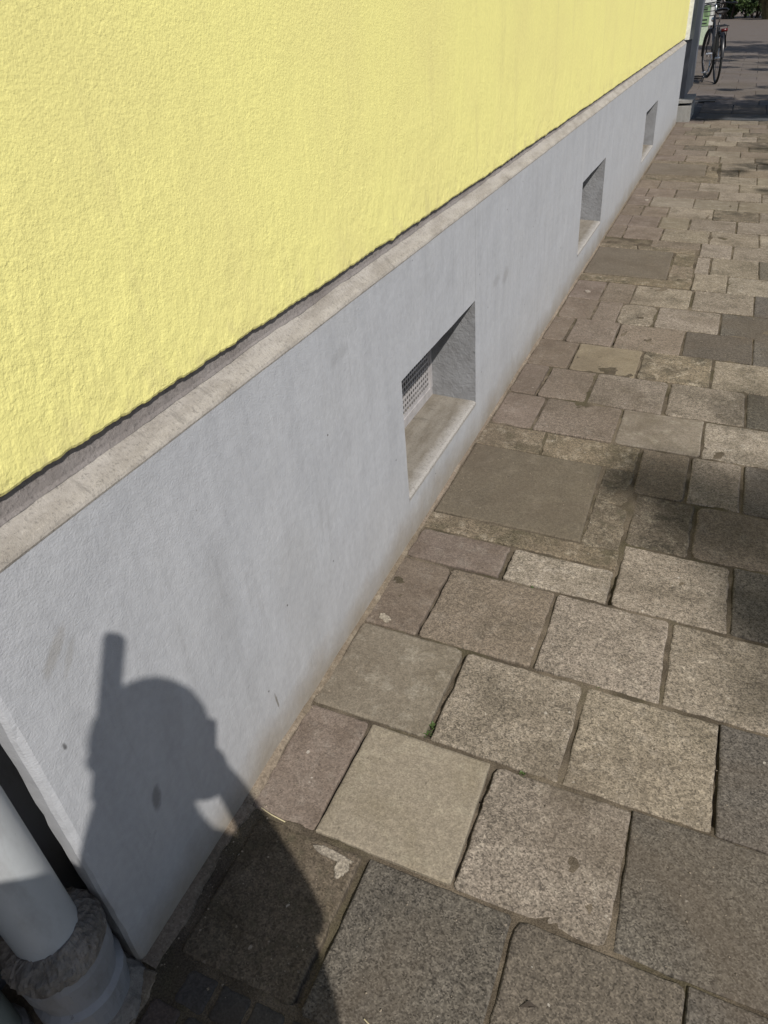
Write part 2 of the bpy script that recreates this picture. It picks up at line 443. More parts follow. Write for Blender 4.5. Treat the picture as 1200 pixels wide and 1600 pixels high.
# pavement bed (what lies in the joints)
DEEP = [(.302, .40, .69), (.312, 1.02, 1.31), (.482, .72, 1.0), (.169, .72, .96), (.168, 1.33, 1.60), (.318, 1.64, 1.78), (.133, 2.87, 3.15), (.205, 3.2, 3.49), (.354, 3.55, 3.82), (.948, 1.03, 1.30), (.632, 1.63, 1.78)]
pave = None
def bed():
    xs = []
    x = -0.02
    while x < 1.35: xs.append(x); x += .011
    xs += [1.5, 1.8, 2.2, PX1]
    ys = [-2.2, -1, 0, .15]
    y = .2
    while y < 3.4: ys.append(y); y += .011
    while y < 6: ys.append(y); y += .03
    while y < 11.4: ys.append(y); y += .2
    ys.append(11.41)
    vs_ = []; fs = []
    for yy in ys:
        for xx in xs:
            n = nz(xx * 7, yy * 7, 3.1) * .5 + nz(xx * 23, yy * 23, .4) * .35 + nz(xx * 70, yy * 70, 9) * .2
            z = -KF * xx - .0052 + .0105 * n
            for xj, ya, yb in DEEP:
                if abs(xx - xj) < .016 and ya < yy < yb: z = min(z, -KF * xx - .015 + .013 * nz(xx * 30, yy * 30, 2))
            vs_.append((xx, yy, z))
    m = len(xs)
    for j in range(len(ys) - 1):
        for i in range(m - 1):
            a = j * m + i; fs.append((a, a + 1, a + m + 1, a + m))
    return mesh_obj('pavement', vs_, fs, M['bed'], smooth=True)
pave = tag(bed(), kind='structure')

sheet('rear_pavement', -.02, PX1, -40, -2.2, -.002, M['speckle_brown'], True)

def outline(corners, gap, jit, rc, n, seed, rmask=None):
    """inset, rounded, slightly broken outline of a four-sided slab (plan view)"""
    c = [Vector((p[0], p[1])) for p in corners]
    cen = sum(c, Vector((0, 0))) / len(c)
    q = []
    L = len(c)
    for i in range(L):
        a, b, d = c[i - 1], c[i], c[(i + 1) % L]
        e1 = (b - a).normalized(); e2 = (d - b).normalized()
        n1 = Vector((-e1.y, e1.x)); n2 = Vector((-e2.y, e2.x))
        k = (n1 + n2) / (1 + n1.dot(n2))
        q.append(b + k * gap)
    pts = []
    for i in range(L):
        a, b, d = q[i - 1], q[i], q[(i + 1) % L]
        r_ = rc * (rmask[i] if rmask else random.choice((.5, .7, 1, 1.3, 1.6, 2.1 if n > 4 else 1)))
        r1 = min(r_, (b - a).length * .4); r2 = min(r_, (d - b).length * .4)
        p1 = b + (a - b).normalized() * r1; p3 = b + (d - b).normalized() * r2
        pts.append(p1)
        if rc > .003:
            pts.append((p1 + b * 1.0 + p3) / 3 * 1.0 + (b - (p1 + p3) / 2) * .12)
        nx = (a, b, d)
        p_next = None
        pts.append(p3)
        b2 = q[(i + 1) % L]
        # points along the side up to the next corner
        for t in range(1, n):
            f = t / n
            pts.append(('s', p3, i, f))
    # resolve the side points now every corner is known
    corner_in = {}
    idx = [i for i, p in enumerate(pts) if not isinstance(p, tuple)]
    per = 3 if rc > .003 else 2
    starts = []
    out = []
    for i, p in enumerate(pts):
        if isinstance(p, tuple):
            j = i
            while isinstance(pts[j % len(pts)], tuple): j += 1
            e = pts[j % len(pts)]
            v = p[1].lerp(e, p[3])
            d = (e - p[1]).normalized(); nn = Vector((-d.y, d.x))
            v = v + nn * (jit * (nz(v.x * 26 + seed, v.y * 26, seed * 1.7) * 1.3 + .7 * nz(v.x * 80 + seed, v.y * 80, seed) + .35 * random.uniform(-1, 1)) + jit * .4)
            out.append(v)
        else:
            out.append(p)
    return out

def slab(name, corners, mat, parent=pave, gap=.004, jit=.002, rc=.010, n=7, hz=0.0, tilt=.0015, bev=.006, depth=.05, rmask=None, drop=.0032):
    seed = random.uniform(0, 50)
    o2 = outline(corners, gap, jit, rc, n, seed, rmask)
    cen = sum(o2, Vector((0, 0))) / len(o2)
    tx, ty = random.uniform(-tilt, tilt) / .15, random.uniform(-tilt, tilt) / .15
    def z(p): return -KF * p.x + hz + (p.x - cen.x) * tx + (p.y - cen.y) * ty
    N = len(o2); vs_ = []; fs = []
    def ring(f, dz):
        for p in o2:
            d = (cen - p); L = d.length
            q = p + d * (f / L) if f else p
            vs_.append(Vector((q.x, q.y, z(q) + dz)))
    ring(0, -depth); ring(0, -drop * random.uniform(.9, 1.4)); ring(bev * .45, -drop * .35); ring(bev * 1.25, 0)
    for r_ in range(3):
        for i in range(N):
            j = (i + 1) % N
            fs.append((r_ * N + i, r_ * N + j, (r_ + 1) * N + j, (r_ + 1) * N + i))
    fs.append(tuple(range(3 * N, 4 * N)))
    c3 = Vector((cen.x, cen.y, z(cen)))
    o = mesh_obj(name, [v - c3 for v in vs_], fs, M[mat], parent, c3)
    return o

ROWS = [  # y0, y1, [(x edges...)], kinds
 (.390, .695, [.045, .302, .609, .920, 1.23], ['mossy', 'dark', 'dark_brown', 'dark']),
 (.695, 1.003, [.006, .172, .480, .785, 1.10], ['brown', 'beige', 'speckle', 'dark']),
 (1.003, 1.313, [.006, .310, .628, .947, 1.26], ['greybeige', 'speckle', 'speckle', 'dark']),
 (1.313, 1.626, [.006, .167, .489, .807, 1.12], ['brown', 'speckle_brown', 'speckle', 'speckle']),
 (1.626, 1.790, [.006, .315, .634], ['brown', 'speckle_pale']),
 (1.626, 1.930, [.634, .953, 1.26], ['speckle', 'dark']),
 (1.930, 2.235, [.632, .830, 1.14], ['patched', 'speckle_brown']),
 (2.235, 2.557, [.618, .790, .972, 1.28], ['speckle_brown', 'speckle', 'dark']),
 (2.557, 2.860, [.006, .185, .505, .822, 1.14], ['brown', 'speckle_brown', 'greybeige', 'speckle_pale']),
 (2.860, 3.180, [.006, .132, .343, .659, .973, 1.28], ['brown', 'speckle_brown', 'speckle', 'speckle', 'dark']),
 (3.180, 3.500, [.006, .203, .509, .825, 1.14], ['brown', 'yellowish', 'stained', 'speckle']),
 (3.500, 3.830, [.006, .122, .356, .674, .990, 1.30], ['brown', 'speckle_brown', 'speckle_brown', 'dark_brown', 'dark']),
 (3.830, 4.145, [.006, .195, .322, .512, .833, 1.14], ['brown', 'speckle_brown', 'speckle', 'speckle', 'dark']),
 (4.145, 4.480, [.006, .185, .352, .668, .990, 1.30], ['brown', 'speckle_brown', 'speckle', 'speckle', 'dark']),
 (4.480, 4.800, [.650, .840, 1.14], ['speckle', 'speckle_pale']),
 (4.800, 5.160, [.643, .730, 1.010, 1.30], ['speckle', 'speckle', 'dark']),
 (5.160, 5.480, [.645, .850, 1.16], ['speckle', 'speckle']),
 (5.310, 5.480, [.330, .645], ['speckle_brown']),
 (5.480, 5.810, [.006, .12, .374, .690, 1.007, 1.32], ['brown', 'brown', 'speckle', 'speckle', 'speckle_pale']),
 (5.810, 6.145, [.006, .111, .325, .534, .855, 1.17], ['brown', 'brown', 'greybeige', 'speckle', 'speckle']),
 (6.145, 6.475, [.006, .160, .355, .680, 1.002, 1.32], ['brown', 'brown', 'speckle', 'patched', 'speckle']),
 (6.475, 6.810, [.006, .190, .519, .850, 1.16], ['brown', 'greybeige', 'greybeige', 'greybeige']),
 (6.810, 7.125, [.006, .12, .350, .690, 1.020, 1.34], ['brown', 'brown', 'speckle_brown', 'speckle', 'speckle']),
 (7.125, 7.460, [.006, .187, .518, .842, 1.16], ['brown', 'speckle_brown', 'speckle', 'speckle']),
 (7.460, 7.790, [.665, .98, 1.30], ['speckle', 'greybeige']),
 (7.790, 8.110, [.660, .82, 1.14], ['patched', 'speckle_brown']),
 (8.110, 8.440, [.655, .97, 1.29], ['speckle', 'speckle']),
]
y = 8.44
i = 0
while y < 11.2:
    off = (.31, .155, .24, .10)[i % 4] + random.uniform(-.02, .02)
    xs = [.006, off]
    while xs[-1] < 1.1: xs.append(xs[-1] + .322)
    ROWS.append((y, y + .327, xs, ['brown'] + [random.choice(['speckle', 'speckle_brown', 'speckle_brown', 'greybeige', 'patched']) for _ in xs[2:]]))
    y += .327; i += 1
YEND = y
rest = []
for y0, y1, xs, kinds in ROWS:
    near = y0 < 3.6
    for j, kd in enumerate(kinds):
        a, b = xs[j], xs[j + 1]
        jx = lambda: random.uniform(-.003, .003)
        g = random.uniform(.0026, .0062)
        hz = random.uniform(-.002, .002)
        tl = .0012
        rc = .010
        rm = None
        yb0, yb1 = y0 + random.uniform(-.002, .002), y1 + random.uniform(-.002, .002)
        if kd == 'beige': hz = .004; rc = .004; g = .005
        if kd in ('dark',): rc = .003; g = .0025
        if abs(a - .322) < 1e-6 and abs(b - .512) < 1e-6: rm = [5, 5, 5, 5]
        if y0 == 1.003 and j == 0: g = .004; rm = [1, 1, 2.2, 1]; hz = .003
        if y0 == 1.930 and j == 1: rm = [3.5, 1, 1, 3.5]
        if y0 == .390 and j == 0: g = .005; b -= .006
        if y0 == 1.003 and j == 1: a += .004
        sk = {(.695, 1): .004, (.390, 0): .004}.get((y0, j), 0)
        slab('paver', [(a + jx(), yb0), (b + jx(), yb0), (b + jx() - sk * .3, yb1), (a + jx() - sk * .3, yb1)], kd,
             gap=g, jit=.0024 if near and kd not in ('beige', 'dark') else .0012, rc=rc, n=12 if y0 < 2.2 else (5 if near else 3), hz=hz, tilt=tl, rmask=rm)
    # pavers beyond the right edge of the photograph
    if y1 - y0 > .25 and abs(y0 - 5.31) > .01:
        x = xs[-1]
        while x < PX1 - .05:
            x2 = min(x + .318, PX1 - .004); rest.append((x, x2, y0, y1)); x = x2
y = .39
while y > -2.0:
    x = .43 + random.choice((.0, .155)); 
    rest.append((.43, x, y - .31, y)) if x > .5 else None
    while x < PX1 - .05:
        x2 = min(x + .318, PX1 - .004); rest.append((x, x2, y - .31, y)); x = x2
    y -= .31
mb = MB()
for a, b, y0, y1 in rest:
    g = .005; z = random.uniform(-.002, .002)
    V = [(a + g, y0 + g), (b - g, y0 + g), (b - g, y1 - g), (a + g, y1 - g)]
    cx, cy = (a + b) / 2, (y0 + y1) / 2
    vv = [(x, y_, -KF * x + z - .05) for x, y_ in V] + [(x, y_, -KF * x + z - .004) for x, y_ in V] + \
         [(x + .006 * (1 if x < cx else -1), y_ + .006 * (1 if y_ < cy else -1), -KF * x + z) for x, y_ in V]
    mb.add(vv, [(r_ * 4 + k, r_ * 4 + (k + 1) % 4, (r_ + 1) * 4 + (k + 1) % 4, (r_ + 1) * 4 + k) for r_ in range(2) for k in range(4)] + [(8, 9, 10, 11)])
tag(mb.build('paver_field', M['speckle'], pave), kind='stuff')

# mortar patches with the cover slabs of the light wells
def poly_patch(name, pts, mat, z, jit=.004, step=.02, parent=pave, bev=.004, thick=.03):
    o2 = []
    for i, p in enumerate(pts):
        a = Vector(p); b = Vector(pts[(i + 1) % len(pts)])
        n = max(1, int((b - a).length / step)); d = (b - a).normalized(); nn = Vector((-d.y, d.x))
        for k in range(n):
            v = a.lerp(b, k / n)
            o2.append(v + nn * jit * (1.4 * nz(v.x * 25, v.y * 25, z * 100) + .4 * random.uniform(-1, 1)))
    cen = sum(o2, Vector((0, 0))) / len(o2); N = len(o2); vs_ = []
    for f, dz in ((0, -thick), (0, -bev * .8), (bev, 0)):
        for i, p in enumerate(o2):
            t = (o2[(i + 1) % N] - o2[i - 1]).normalized(); q = p + Vector((-t.y, t.x)) * f
            vs_.append(Vector((q.x, q.y, -KF * q.x + z + dz)))
    fs = [(r_ * N + i, r_ * N + (i + 1) % N, (r_ + 1) * N + (i + 1) % N, (r_ + 1) * N + i) for r_ in range(2) for i in range(N)]
    fs.append(tuple(range(2 * N, 3 * N)))
    c3 = Vector((cen.x, cen.y, -KF * cen.x + z))
    return mesh_obj(name, [v - c3 for v in vs_], fs, M[mat], parent, c3)
COVERS = [(1.89, 2.372, .012, .505, 1.795, 2.552, .628), (4.62, 5.215, .012, .502, 4.485, 5.305, .645), (7.74, 8.295, .015, .535, 7.465, 8.435, .652)]
for ci, (c0, c1, xa, xb, m0, m1, mx) in enumerate(COVERS):
    poly_patch('mortar_patch', [(.004, m0), (mx, m0 + (.012 if ci else .0)), (mx, c0 - .005), (xb + .003, c0 - .005), (.004, c0 - .005)], 'mortar', -.0005)
    poly_patch('mortar_patch', [(xb + .004, c0 - .002), (mx, c0 - .002), (mx - .012, (c0 + c1) / 2), (xb + .004, (c0 + c1) / 2 + .03)], 'mortar' if ci else 'patched', -.002)
    poly_patch('mortar_patch', [(xb + .004, (c0 + c1) / 2 + .036), (mx - .012, (c0 + c1) / 2 + .006), (mx - .02, c1 + .004), (xb + .004, c1 + .004)], 'patched' if ci == 0 else 'mortar', -.003)
    poly_patch('mortar_patch', [(.004, c1 + .006), (.26, c1 + .008), (.245, m1), (.004, m1)], 'mortar', .0)
    poly_patch('mortar_patch', [(.266, c1 + .008), (mx - .02, c1 + .006), (mx - .02, m1), (.252, m1)], 'mortar', -.001)
    slab('cover_slab', [(xa, c0), (xb, c0), (xb - .01, c1), (xa, c1)], 'cover', gap=.001, jit=.0008, rc=.003, n=6, hz=.002, tilt=.0004)

# mortar fillet where the pavement meets the wall
def fillet(y0, y1, wd, amp, z):
    n = int((y1 - y0) / .012); vs_ = []; fs = []
    for i in range(n + 1):
        yy = y0 + (y1 - y0) * i / n
        ww = wd + amp * (nz(yy * 6, 1.3, 2) + .5 * nz(yy * 19, 4, 1) + .3 * nz(yy * 55, 2, 7))
        ww = max(.005, ww)
        zz = z * (1 + .4 * nz(yy * 9, 8, 8))
        vs_ += [(-.002, yy, zz * 1.6), (ww * .5, yy, zz * .9 - KF * ww * .5), (ww, yy, -KF * ww + .001), (ww + .002, yy, -KF * ww - .02)]
    for i in range(n):
        for k in range(3):
            a = i * 4 + k; fs.append((a, a + 1, a + 5, a + 4))
    c = Vector((0, (y0 + y1) / 2, 0))
    return mesh_obj('mortar_fillet', [Vector(v) - c for v in vs_], fs, M['fillet'], pave, c)
fillet(.352, .70, .026, .016, .0035)
fillet(.70, .99, .018, .010, .005)
fillet(.99, 1.80, .012, .010, .004)
fillet(1.80, 5.3, .008, .006, .004)
fillet(5.3, 10.95, .008, .005, .004)

def smear(cx, cy, lx, ly, rot, mat='smear', z=.0025):
    pts = []; n = 26
    for i in range(n):
        t = 2 * math.pi * i / n; r_ = 1 + .35 * nz(math.cos(t) * 2 + cx * 9, math.sin(t) * 2, cy * 7) + .12 * random.uniform(-1, 1)
        x, y_ = lx * math.cos(t) * r_, ly * math.sin(t) * r_
        pts.append((cx + x * math.cos(rot) - y_ * math.sin(rot), cy + x * math.sin(rot) + y_ * math.cos(rot)))
    return poly_patch('mortar_smear', pts, mat, z, .0006, .01, bev=.002, thick=.006)
smear(.235, .667, .042, .010, -.05, z=.0042)
smear(.262, .648, .013, .022, .2, z=.0038)
smear(.062, 1.345, .022, .012, -.5, z=.0040)
smear(.10, 4.27, .016, .018, 0, z=.0040)
smear(.15, 6.66, .016, .022, 0, z=.0040)

# small setts in front of the down pipes, next to a patch of concrete
for r_ in range(6):
    for c_ in range(6):
        x = .052 + c_ * .069 + (.0 if r_ % 2 else .034); yy = .382 - r_ * .064
        if x > .40: continue
        a = x + random.uniform(-.003, .003); b = a + .066
        slab('sett', [(a, yy - .061), (b, yy - .061 - .004), (b, yy), (a, yy)], random.choice(['sett', 'sett', 'sett', 'sett_brown']), gap=.0028, jit=.002, rc=.008, n=3, hz=random.uniform(-.002, .003), tilt=.002, bev=.005, depth=.03)
poly_patch('concrete_patch', [(-.21, .0), (.045, .0), (.055, .12), (.042, .22), (.05, .30), (.035, .346), (-.21, .346)], 'fillet', -.001, .006, .012)

# ------------------------------------------------------------------ the yellow house
HY0, HY1 = .350, 10.98
HTOP = 6.5
PT = .870                                        # top of the plinth's front edge
house = tag(empty('yellow_house', (0, 5.6, 0)), 'yellow rendered house on a grey painted plinth with three small cellar openings', 'house')
WIN = [(1.715, 2.408), (4.425, 5.215), (7.36, 8.27)]
WZ0, WZ1, WD = .158, .553, .177
def plinth():
    vs_ = []; fs = []; cache = {}
    def v(x, y_, z):
        key = (round(x, 5), round(y_, 5), round(z, 5))
        if key not in cache:
            cache[key] = len(vs_); vs_.append(Vector((x, y_, z)))
        return cache[key]
    ys = [HY0 + .012]
    br = sorted([q for w_ in WIN for q in w_] + [HY0 + .012, HY1])
    for a, b in zip(br, br[1:]):
        n = max(1, int((b - a) / (.025 if a < 3 else .08)))
        for k in range(1, n + 1): ys.append(a + (b - a) * k / n)
    zs = [-.15, 0, .04, .08, .12, WZ0]
    zs += [WZ0 + (WZ1 - WZ0) * k / 14 for k in range(1, 15)] + [WZ1 + (PT - .006 - WZ1) * k / 12 for k in range(1, 13)]
    def inwin(yc, zc):
        return any(a < yc < b for a, b in WIN) and WZ0 < zc < WZ1
    def fx(y_, z):
        q = .0022 * nz(y_ * 3.1, z * 3.1, 1.1) + .0012 * nz(y_ * 9, z * 9, 4)
        return q
    for i in range(len(ys) - 1):
        for k in range(len(zs) - 1):
            a, b, c, d = ys[i], ys[i + 1], zs[k], zs[k + 1]
            if inwin((a + b) / 2, (c + d) / 2): continue
            fs.append(tuple(v(fx(p, q), p, q) for p, q in ((a, c), (b, c), (b, d), (a, d))))
    # worn near corner: two facets, then the end face
    for k in range(len(zs) - 1):
        c, d = zs[k], zs[k + 1]
        def e(z): return .002 * nz(z * 14, 3, 3) + .0015 * nz(z * 45, 3, 9)
        y0 = HY0 + .012
        p0 = lambda z: v(fx(y0, z), y0, z)
        p1 = lambda z: v(-.003 + e(z), HY0 + .004 + e(z), z)
        p2 = lambda z: v(-.011 + e(z), HY0, z)
        g_ = lambda z: -.044 + .006 * nz(z * 11, 6, 2) + .004 * nz(z * 40, 2, 2)
        p3 = lambda z: v(g_(z), HY0 + .003 + e(z) * .7, z)
        p4 = lambda z: v(g_(z) - .012, HY0 + .11, z)
        p5 = lambda z: v(-.30, HY0 + .11, z)
        for A, B in ((p1, p0), (p2, p1), (p3, p2), (p4, p3), (p5, p4)):
            fs.append((A(c), B(c), B(d), A(d)))
    # upper arris rounded into the ledge
    # far end
    fs.append((v(0, HY1, -.15), v(-.3, HY1, -.15), v(-.3, HY1, PT), v(0, HY1, PT)))
    c = Vector((0, 5.6, .4))
    o = mesh_obj('plinth', [p - c for p in vs_], fs, M['plinth'], house, c, smooth=False)
    return o
plinth()

def ledge():
    ys = []; y_ = HY0
    while y_ < 3.5: ys.append(y_); y_ += .012
    while y_ < HY1: ys.append(y_); y_ += .05
    ys.append(HY1)
    vs_ = []; fs = []; vr = []; fr = []
    for y_ in ys:
        e = .0022 * nz(y_ * 8, 1, 1) + .0016 * nz(y_ * 30, 5, 1) + .0010 * nz(y_ * 90, 5, 3)
        h = .0015 * nz(y_ * 5, 8, 2)
        x0 = .0022 * nz(y_ * 3.1, (PT - .006) * 3.1, 1.1) + .0012 * nz(y_ * 9, (PT - .006) * 9, 4)
        vs_ += [(x0 + .0003, y_, PT - .0068), (x0 + .0009 + e * .25, y_, PT - .0035 + e * .5), (x0 - .0012 + e * .5, y_, PT + .0012 + h), (-.007 + e, y_, PT + .006 + h), (-.020, y_, PT + .016 + h), (-.036, y_, PT + .0285 + h * 2)]
        vr += [(-.0325 + e * 1.2, y_, PT + .0275 + h * 2), (-.0345 + e, y_, PT + .034), (-.0365 + e * .6, y_, PT + .09)]
    for i in range(len(ys) - 1):
        for k in range(5):
            a = i * 6 + k; fs.append((a, a + 6, a + 7, a + 1))
        for k in range(2):
            a = i * 3 + k; fr.append((a, a + 3, a + 4, a + 1))
    # near end cap
    n = len(vs_)
    vs_ += [(-.036, HY0, PT - .0068)]
    fs.append((0, 1, 2, 3, 4, 5, n))
    c = Vector((-.02, 5.6, PT))
    mesh_obj('ledge', [Vector(p) - c for p in vs_], fs, M['ledge'], house, c)
    c = Vector((-.05, 5.6, PT + .03))
    mesh_obj('mortar_band', [Vector(p) - c for p in vr], fr, M['recess'], house, c)
ledge()

def render_wall():
    ys = []; y_ = HY0
    while y_ < 3.0: ys.append(y_); y_ += .006
    while y_ < 5.5: ys.append(y_); y_ += .015
    while y_ < HY1: ys.append(y_); y_ += .05
    ys.append(HY1)
    hs = [0, .002, .006, .012, .02, .03, .042, .056, .072, .09, .11, .135, .16, .19, .23, .28, .34, .42, .52, .65, .9, 1.4, 2.5, HTOP - .93]
    vs_ = []; fs = []; m = len(hs) + 1
    for y_ in ys:
        zb = .944 - .030 * (1 - math.exp(-y_ / 1.3)) + .0035 * nz(y_ * 4, 2, 2) + .0030 * nz(y_ * 17, 6, 2) + .0030 * nz(y_ * 48, 1, 6) + .0022 * nz(y_ * 110, 1, 3)
        hang = max(0, nz(y_ * 21, 7, 5) - .25) * .009
        zb -= hang
        vs_.append((-.056, y_, zb + .006))
        for h in hs:
            z = zb + h
            fal = max(0.0, 1 - h / .7)
            r_ = .0011 * nz(y_ * 16, z * 16, 3) + .0008 * nz(y_ * 38, z * 38, 8) + .0006 * nz(y_ * 90, z * 90, 2)
            x = -.0245 + r_ * fal - (.0050 if h == 0 else .0018 if h == .002 else 0)
            vs_.append((x, y_, z))
    for i in range(len(ys) - 1):
        for k in range(m - 1):
            a = i * m + k; fs.append((a, a + m, a + m + 1, a + 1))
    n = len(vs_)
    # near end, top and far end of the shell
    a0 = list(range(1, m)); vs_ += [(-.30, HY0, .93), (-.30, HY0, HTOP)]
    fs.append(tuple(reversed(a0)) + (n, n + 1))
    b0 = list(range((len(ys) - 1) * m + 1, len(ys) * m)); n2 = len(vs_); vs_ += [(-.30, HY1, .93), (-.30, HY1, HTOP)]
    fs.append(tuple(b0) + (n2 + 1, n2))
    c = Vector((-.03, 5.6, 2.5))
    mesh_obj('rendered_wall', [Vector(p) - c for p in vs_], fs, M['yellow'], house, c)
render_wall()
MB().box((-7.5, HY0 + .12, -.1), (-.302, HY1 - .02, HTOP - .01)).build('house_body', M['yellow'], house)
rf = MB(); rf.add([(.35, HY0, HTOP + .002), (.35, HY1, HTOP + .002), (-3.9, HY1, HTOP + 3.2), (-3.9, HY0, HTOP + 3.2), (-7.9, HY0, HTOP + .002), (-7.9, HY1, HTOP + .002)],
       [(0, 1, 2, 3), (3, 2, 5, 4), (0, 3, 4), (1, 5, 2), (0, 4, 5, 1)])
rf.build('roof', plain('clay_roof_tiles', (.20, .075, .045), .85), house)
MB().box((-.030, HY1 + .002, .90), (.022, HY1 + .055, HTOP - .02)).build('corner_trim', M['pale_trim'], house)

# cellar openings: sloping cement sill and perforated plate
def grille_mesh(yw, zh, pitch=.0205, hole=.0142):
    nx, nz_ = int((yw - .03) / pitch), int((zh - .03) / pitch)
    ys = [0]; zs = [0]
    my = (yw - nx * pitch) / 2; mz = (zh - nz_ * pitch) / 2
    for k in range(nx): ys += [my + k * pitch + (pitch - hole) / 2, my + k * pitch + (pitch + hole) / 2]
    for k in range(nz_): zs += [mz + k * pitch + (pitch - hole) / 2, mz + k * pitch + (pitch + hole) / 2]
    ys.append(yw); zs.append(zh)
    vs_ = [(0, a, b) for b in zs for a in ys] + [(-.003, a, b) for b in zs for a in ys]
    m = len(ys); T = m * len(zs); fs = []
    for j in range(len(zs) - 1):
        for i_ in range(m - 1):
            a = j * m + i_
            if i_ % 2 == 1 and j % 2 == 1:
                for p, q in ((a, a + 1), (a + 1, a + m + 1), (a + m + 1, a + m), (a + m, a)): fs.append((q, p, p + T, q + T))
            else:
                fs.append((a, a + 1, a + m + 1, a + m))
    return vs_, fs
for a, b in WIN:
    wroot = empty('cellar_opening', (0, 0, 0)); wroot.parent = house
    wroot.location = Vector((-WD / 2, (a + b) / 2, WZ0)) - house.location
    s = MB()
    n = 24; vv = []; ff = []
    for k in range(n + 1):
        y_ = a - .001 + (b - a + .002) * k / n
        e = .002 * nz(y_ * 30, 1, 4)
        for x, z in ((.0015 + e, -.012), (.0020 + e, -.001), (-.006 + e, .0045), (-.05, .008 + e), (-.11, .012 + e), (-WD - .03, .019)):
            vv.append((x, y_, WZ0 + z))
    for k in range(n):
        for q in range(5):
            i0 = k * 6 + q; ff.append((i0, i0 + 6, i0 + 7, i0 + 1))
    s.add(vv, ff); s.build('sill', M['sill'], wroot)
    def fx(y_, z): return .0022 * nz(y_ * 3.1, z * 3.1, 1.1) + .0012 * nz(y_ * 9, z * 9, 4) - .0002
    for yy_, yi, nm in ((a, a + .004, 'near_reveal'), (b, b - .004, 'far_reveal')):
        vv = []; ff = []
        for k in range(15):
            z = WZ0 + (WZ1 - WZ0) * k / 14
            vv += [(fx(yy_, z), yy_, z), (-WD - .08, yi, z)]
            if k: ff.append((2 * k - 2, 2 * k - 1, 2 * k + 1, 2 * k))
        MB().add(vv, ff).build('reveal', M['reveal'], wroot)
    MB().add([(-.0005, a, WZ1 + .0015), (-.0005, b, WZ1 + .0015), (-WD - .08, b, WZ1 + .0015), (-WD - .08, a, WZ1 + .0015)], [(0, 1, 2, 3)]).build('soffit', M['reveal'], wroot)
    gv, gf = grille_mesh(b - a - .02, WZ1 - WZ0 - .055)
    g = MB(); g.add([(x - WD, y_ + a + .010, z + WZ0 + .045) for x, y_, z in gv], gf); g.build('perforated_grille', M['grille'], wroot)
    f = MB()
    y0_, y1_ = a + .004, b - .004
    f.box((-WD - .012, y0_, WZ0 + .012), (-WD + .004, y1_, WZ0 + .050))
    f.box((-WD - .012, y1_ - .018, WZ0 + .0505), (-WD + .006, y1_, WZ1 - .0))
    f.box((-WD - .012, y0_, WZ0 + .0505), (-WD + .006, y0_ + .018, WZ1))
    f.build('grille_frame', M['grille'], wroot)
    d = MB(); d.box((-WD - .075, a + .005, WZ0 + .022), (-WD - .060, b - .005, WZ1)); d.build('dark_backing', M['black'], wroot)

# niche at the near end with the down pipes, then the neighbouring house
nb = tag(empty('neighbouring_house', (-.1, -2, 0)), 'neighbouring house beyond the pipe niche, behind the photographer', 'house')
MB().box((-7.5, -6, -.1), (.0, .06, .87)).build('plinth', M['plinth'], nb)
MB().box((-7.5, -6, .872), (-.03, .055, HTOP)).build('rendered_wall', M['pale_trim'], nb)
MB().box((-.45, .062, -.1), (-.21, HY0 + .108, HTOP)).build('niche_wall', M['socket'], nb)

def lathe(mbx, c, prof, n=28, rough=0.0, seed=0, zs=1.0):
    prof = [(r_, z * zs if 0 < z < 1 else z) for r_, z in prof]
    vs_ = []; fs = []
    for (r_, z) in prof:
        for k in range(n):
            t = 2 * math.pi * k / n
            rr = r_ + rough * (nz(math.cos(t) * 3 + seed, math.sin(t) * 3, z * 40) + .6 * nz(math.cos(t) * 9, math.sin(t) * 9 + seed, z * 90))
            zz = z + rough * .6 * nz(math.cos(t) * 4, math.sin(t) * 4, seed + r_ * 20)
            vs_.append((c[0] + rr * math.cos(t), c[1] + rr * math.sin(t), zz))
    for i_ in range(len(prof) - 1):
        for k in range(n):
            fs.append((i_ * n + k, i_ * n + (k + 1) % n, (i_ + 1) * n + (k + 1) % n, (i_ + 1) * n + k))
    fs.append(tuple(range((len(prof) - 1) * n, len(prof) * n)))
    mbx.add(vs_, fs)
